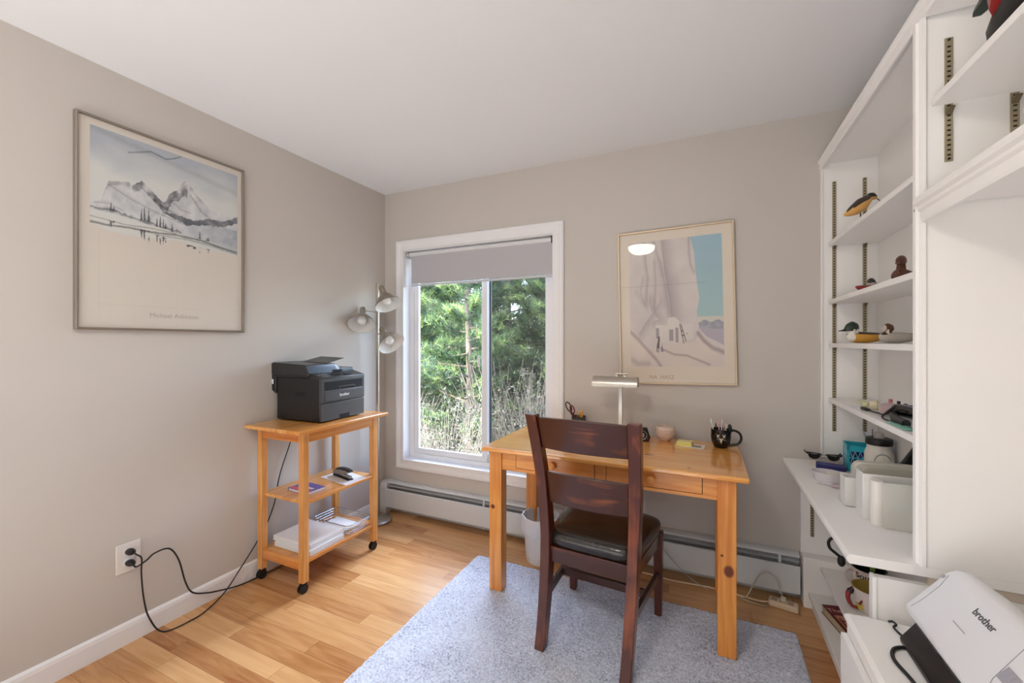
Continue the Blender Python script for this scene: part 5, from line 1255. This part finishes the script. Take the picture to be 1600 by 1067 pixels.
put('straw', MB().tube([(-.022, 0, .176), (-.022, 0, .214)], .0014, 6), M_black, bt)
a0 = [radians(-100+k*8) for k in range(8)]
put('label', MB().loft([[(.0505*cos(a), .0505*sin(a), z) for a in a0]+[(.0500*cos(a), .0500*sin(a), z) for a in a0[::-1]] for z in (.052, .082)]), M_bspk, bt)
tb = thing('tub', 'shallow white oval tub holding white bits on the countertop', 'tub', (2.742, -.350, CT), radians(-20))
b = MB(); n = 32
pf = [(.78, 0), (.80, .003), (.98, .036), (1.0, .038), (.95, .037), (.78, .006)]
b.loft([[(.062*r_*cos(2*pi*k/n), .046*r_*sin(2*pi*k/n), z) for k in range(n)] for r_, z in pf]); put('tub', b, mat('tub_white', (226, 220, 224), .4), tb, smooth=50)
solo('folded_cloth', MB().ell((2.760, -.345, CT+.030), (.030, .020, .010), 16, 8), mat('cloth_white', (222, 216, 206), .8, var=.1), 'crumpled white cloth lying in the oval tub', 'cloth', (2.760, -.345, CT+.02), smooth=60)
ss = thing('scissors', 'small scissors with pale pink handles on the countertop', 'scissors', (2.735, -.435, CT), radians(-20))
put('blades', MB().loft([[(-.050, -.001, .002), (-.050, .001, .002), (-.050, .001, .004), (-.050, -.001, .004)], [(.0, -.004, .002), (.0, .004, .002), (.0, .004, .005), (.0, -.004, .005)]]), M_steel, ss)
for s in (-1, 1): put('handle', MB().tube([(.016+.015*cos(a), s*.011+.009*sin(a), .0045+.004) for a in [2*pi*k/16 for k in range(16)]], .0042, 8, closed=True), mat('handle_pink', (206, 186, 196), .45), ss, smooth=60)
M_org = mat('organizer_white', (234, 232, 228), .45); M_org2 = mat('organizer_beige', (206, 202, 190), .45)
og = thing('storage_bin', 'low white open box, smallest of the upright white organizers on the countertop', 'organizer', (2.755, -.635, CT))
b = MB().ring(2.722, -.660, 2.790, -.600, [(0, CT), (0, CT+.104), (.0025, CT+.104), (.0025, CT+.003)], plane='xy'); b.box(2.722, -.660, CT, 2.790, -.600, CT+.003); put('box', b, M_org, og, world=True, bevel=.001)
put('inner_card', MB().loft([[(x, -.645, z) for x, z in ((2.768, CT+.004), (2.785, CT+.004), (2.785, CT+.095), (2.760, CT+.098))], [(x, -.643, z) for x, z in ((2.768, CT+.004), (2.785, CT+.004), (2.785, CT+.095), (2.760, CT+.098))]]), M_paper, og, world=True)
bp = thing('plastic_bin', 'beige plastic bin with rounded corners behind the white file boxes', 'organizer', (2.88, -.60, CT))
def rr2(x0, x1, z0, z1, r, n=6):
    o = [(x0, z0), (x1, z0), (x1, z1)]
    return o+[(x0+r-r*sin(a), z1-r+r*cos(a)) for a in [pi/2*k/n for k in range(n+1)]]
b = MB().prism(rr2(2.765, 2.998, CT, CT+.148, .028), -.595, -.555, 'xz'); put('shell', b, M_org2, bp, world=True, bevel=.004)
put('rim', MB().prism(rr2(2.785, 2.998, CT+.001, CT+.136, .022), -.606, -.5955, 'xz'), mat('organizer_beige2', (190, 188, 172), .45), bp, world=True, bevel=.002)
fb = thing('file_box', 'tall white file box with a rounded spine closest to the cabinet post', 'organizer', (2.81, -.78, CT))
b = MB().prism([(2.742, -.705), (2.747, -.705), (2.747, -.766), (2.99, -.766), (2.99, -.772), (2.742, -.772)], CT, CT+.152); put('back_board', b, M_org, fb, world=True, bevel=.002)
b = MB().loft([[(2.772+.018*cos(a), -.800+.020*sin(a), z) for a in [2*pi*k/20 for k in range(20)]] for z in (CT, CT+.142)]); put('spine', b, mat('spine_white', (238, 232, 226), .4), fb, world=True, smooth=50)
put('front_board', MB().box(2.780, -.835, CT, 2.858, -.826, CT+.145).box(2.780, -.826, CT, 2.784, -.812, CT+.145), mat('board_grey', (212, 210, 202), .5), fb, world=True, bevel=.001)
solo('file_folder', MB().box(2.862, -.826, CT, 2.975, -.822, CT+.140), mat('folder_blueish', (222, 226, 230), .6), 'pale folder standing between the file box and the cabinet post', 'folder', (2.92, -.824, CT), bevel=.001)
ph = thing('cordless_phone', 'black cordless handset leaning in a silver cradle behind the beige bin', 'phone', (2.925, -.45, CT))
put('cradle', MB().box(-.035, -.03, 0, .035, .035, .03).tube([(-.036+.026*cos(a), -.012, .125+.030*sin(a)) for a in [radians(200-12*k) for k in range(16)]], .003, 6), mat('cradle_silver', (170, 170, 172), .35, metal=.4), ph, bevel=.003)
T_ = Matrix.Rotation(radians(30), 4, 'Y')
hs = put('handset', MB().box(-.014, -.011, .035, .014, .011, .215, M=Matrix.Translation((-.035, 0, 0)) @ T_), M_black, ph, bevel=.004)
put('stem', MB().box(-.045, .012, .03, -.005, .022, .11), bpy.data.materials['cradle_silver'], ph)

# ================================================================== on the low shelves
def soup_mug(name, label, c, R, h, ext, inn, txt=None):
    o = thing(name, label, 'mug', c)
    b = MB(); n = 36
    for i, (pf, m_) in enumerate((([(.001, 0), (R*.62, 0), (R*.70, h*.06), (R*.92, h*.45), (R, h*.95), (R, h)], 0), ([(R, h), (R-.005, h), (R-.006, h*.9), (R*.85, h*.4), (R*.6, h*.10), (.001, h*.09)], 1))):
        b.loft([[(r_*cos(2*pi*k/n), r_*sin(2*pi*k/n), z) for k in range(n)] for r_, z in pf], m_, caps=False)
    put('bowl', b, [ext, inn], o, smooth=50); return o
M_mug = mat('mug_peach', (232, 214, 204), .3); M_mug2 = mat('mug_white', (228, 216, 212), .3)
m1 = soup_mug('soup_mug', 'peach soup mug with dark inside and lettering, farther back on the low shelf', (2.916, -.215, .2155), .062, .092, M_mug, mat('mug_inside_dark', (36, 40, 36), .3))
put('handle', MB().tube(spline([(-.055, -.02, .078), (-.080, -.03, .082), (-.096, -.034, .060), (-.085, -.03, .034), (-.056, -.02, .024)], 5), .0055, 8), M_mug, m1, smooth=60)
put('leaf', MB().ell((.012, -.0, .088), (.010, .004, .016), 10, 8), mat('leaf_green', (150, 180, 80), .4), m1, smooth=60)
me = text_mesh('Soup', .034, depth=.0004, bold=.0006); ang = radians(240)
for v_ in me.vertices:
    a = ang+v_.co.x/.060; r_ = .0598+v_.co.z+(v_.co.y)*.05; v_.co = Vector((r_*cos(a), r_*sin(a), .058+v_.co.y))
me.materials.append(M_bblk); me.name = 'lettering'; o = bpy.data.objects.new('lettering', me); COL.objects.link(o); o.parent = m1
m2 = soup_mug('soup_mug', 'white soup mug with ochre inside and a red pepper handle, nearer on the low shelf', (2.872, -.405, .2155), .066, .095, M_mug2, mat('mug_inside_ochre', (186, 158, 82), .3))
put('handle', MB().tube(spline([(-.060, -.01, .086), (-.078, -.015, .070), (-.082, -.02, .045), (-.070, -.022, .020), (-.050, -.020, .014)], 5), [.009]*8+[.008]*6+[.006]*7, 8), M_bred, m2, smooth=60)
put('handle_leaf', MB().tube([(-.058, -.01, .090), (-.074, -.014, .074), (-.084, -.018, .056)], [.006, .0115, .004], 8), M_bblk, m2, smooth=60)
b = MB(); rr = random.Random(4)
for k in range(14):
    a = radians(215+rr.uniform(-14, 14)); z = .028+rr.uniform(-.012, .012); r_ = .066*(.72+.24*z/.043); b.ell((r_*cos(a), r_*sin(a), z), (.0035, .0035, .0035), 8, 6)
put('painted_fruit', b, mat('fruit_yellow', (214, 190, 60), .4), m2, smooth=60)
b = MB().tube([(-.044, -.046, .058), (-.050, -.040, .040)], [.003, .005], 8); put('painted_pepper', b, M_bred, m2, smooth=60)
bk = thing('book', 'dark red hardback with a cream panel lying on the lowest shelf', 'book', (2.868, -.345, .0825), radians(14))
put('pages', MB().box(-.098, -.128, .003, .098, .125, .033), mat('page_edges', (176, 160, 128), .8, var=.2, vscale=90), bk)
put('cover', MB().box(-.100, -.130, .033, .100, .130, .036).box(-.100, -.130, 0, .100, .130, .003).box(.098, -.130, 0, .101, .130, .036), mat('book_red', (112, 20, 26), .4), bk, bevel=.001)
put('cover_panel', MB().box(-.088, -.10, .0361, .060, .055, .0364), mat('panel_cream', (206, 150, 120), .5), bk)
b = MB()
for k in range(3): b.box(-.080, -.070+k*.042, .0365, .05, -.062+k*.042, .0367)
b.box(-.082, -.075, .0365, -.074, .035, .0367); put('panel_lines', b, bpy.data.materials['book_red'], bk)
lettering('title', 'The  Book', .036, mat('title_cream', (226, 196, 180), .5), bk, Matrix.Translation((-.02, .078, .0362)), depth=.0002)
sp_ = thing('carry_strap', 'black strap loop with a round end hanging under the countertop', 'strap', (2.80, -.26, .675))
b = MB().tube(spline([(2.86, -.30, .675), (2.858, -.30, .50), (2.838, -.30, .388), (2.815, -.30, .405), (2.787, -.30, .438), (2.765, -.30, .444), (2.753, -.30, .425), (2.758, -.30, .400), (2.776, -.30, .384), (2.798, -.30, .366)], 6), .0062, 8); put('loop', b, M_black, sp_, world=True, smooth=60)
put('end_knob', MB().ell((2.798, -.30, .352), (.015, .011, .024), 16, 10), M_black, sp_, world=True, smooth=60)
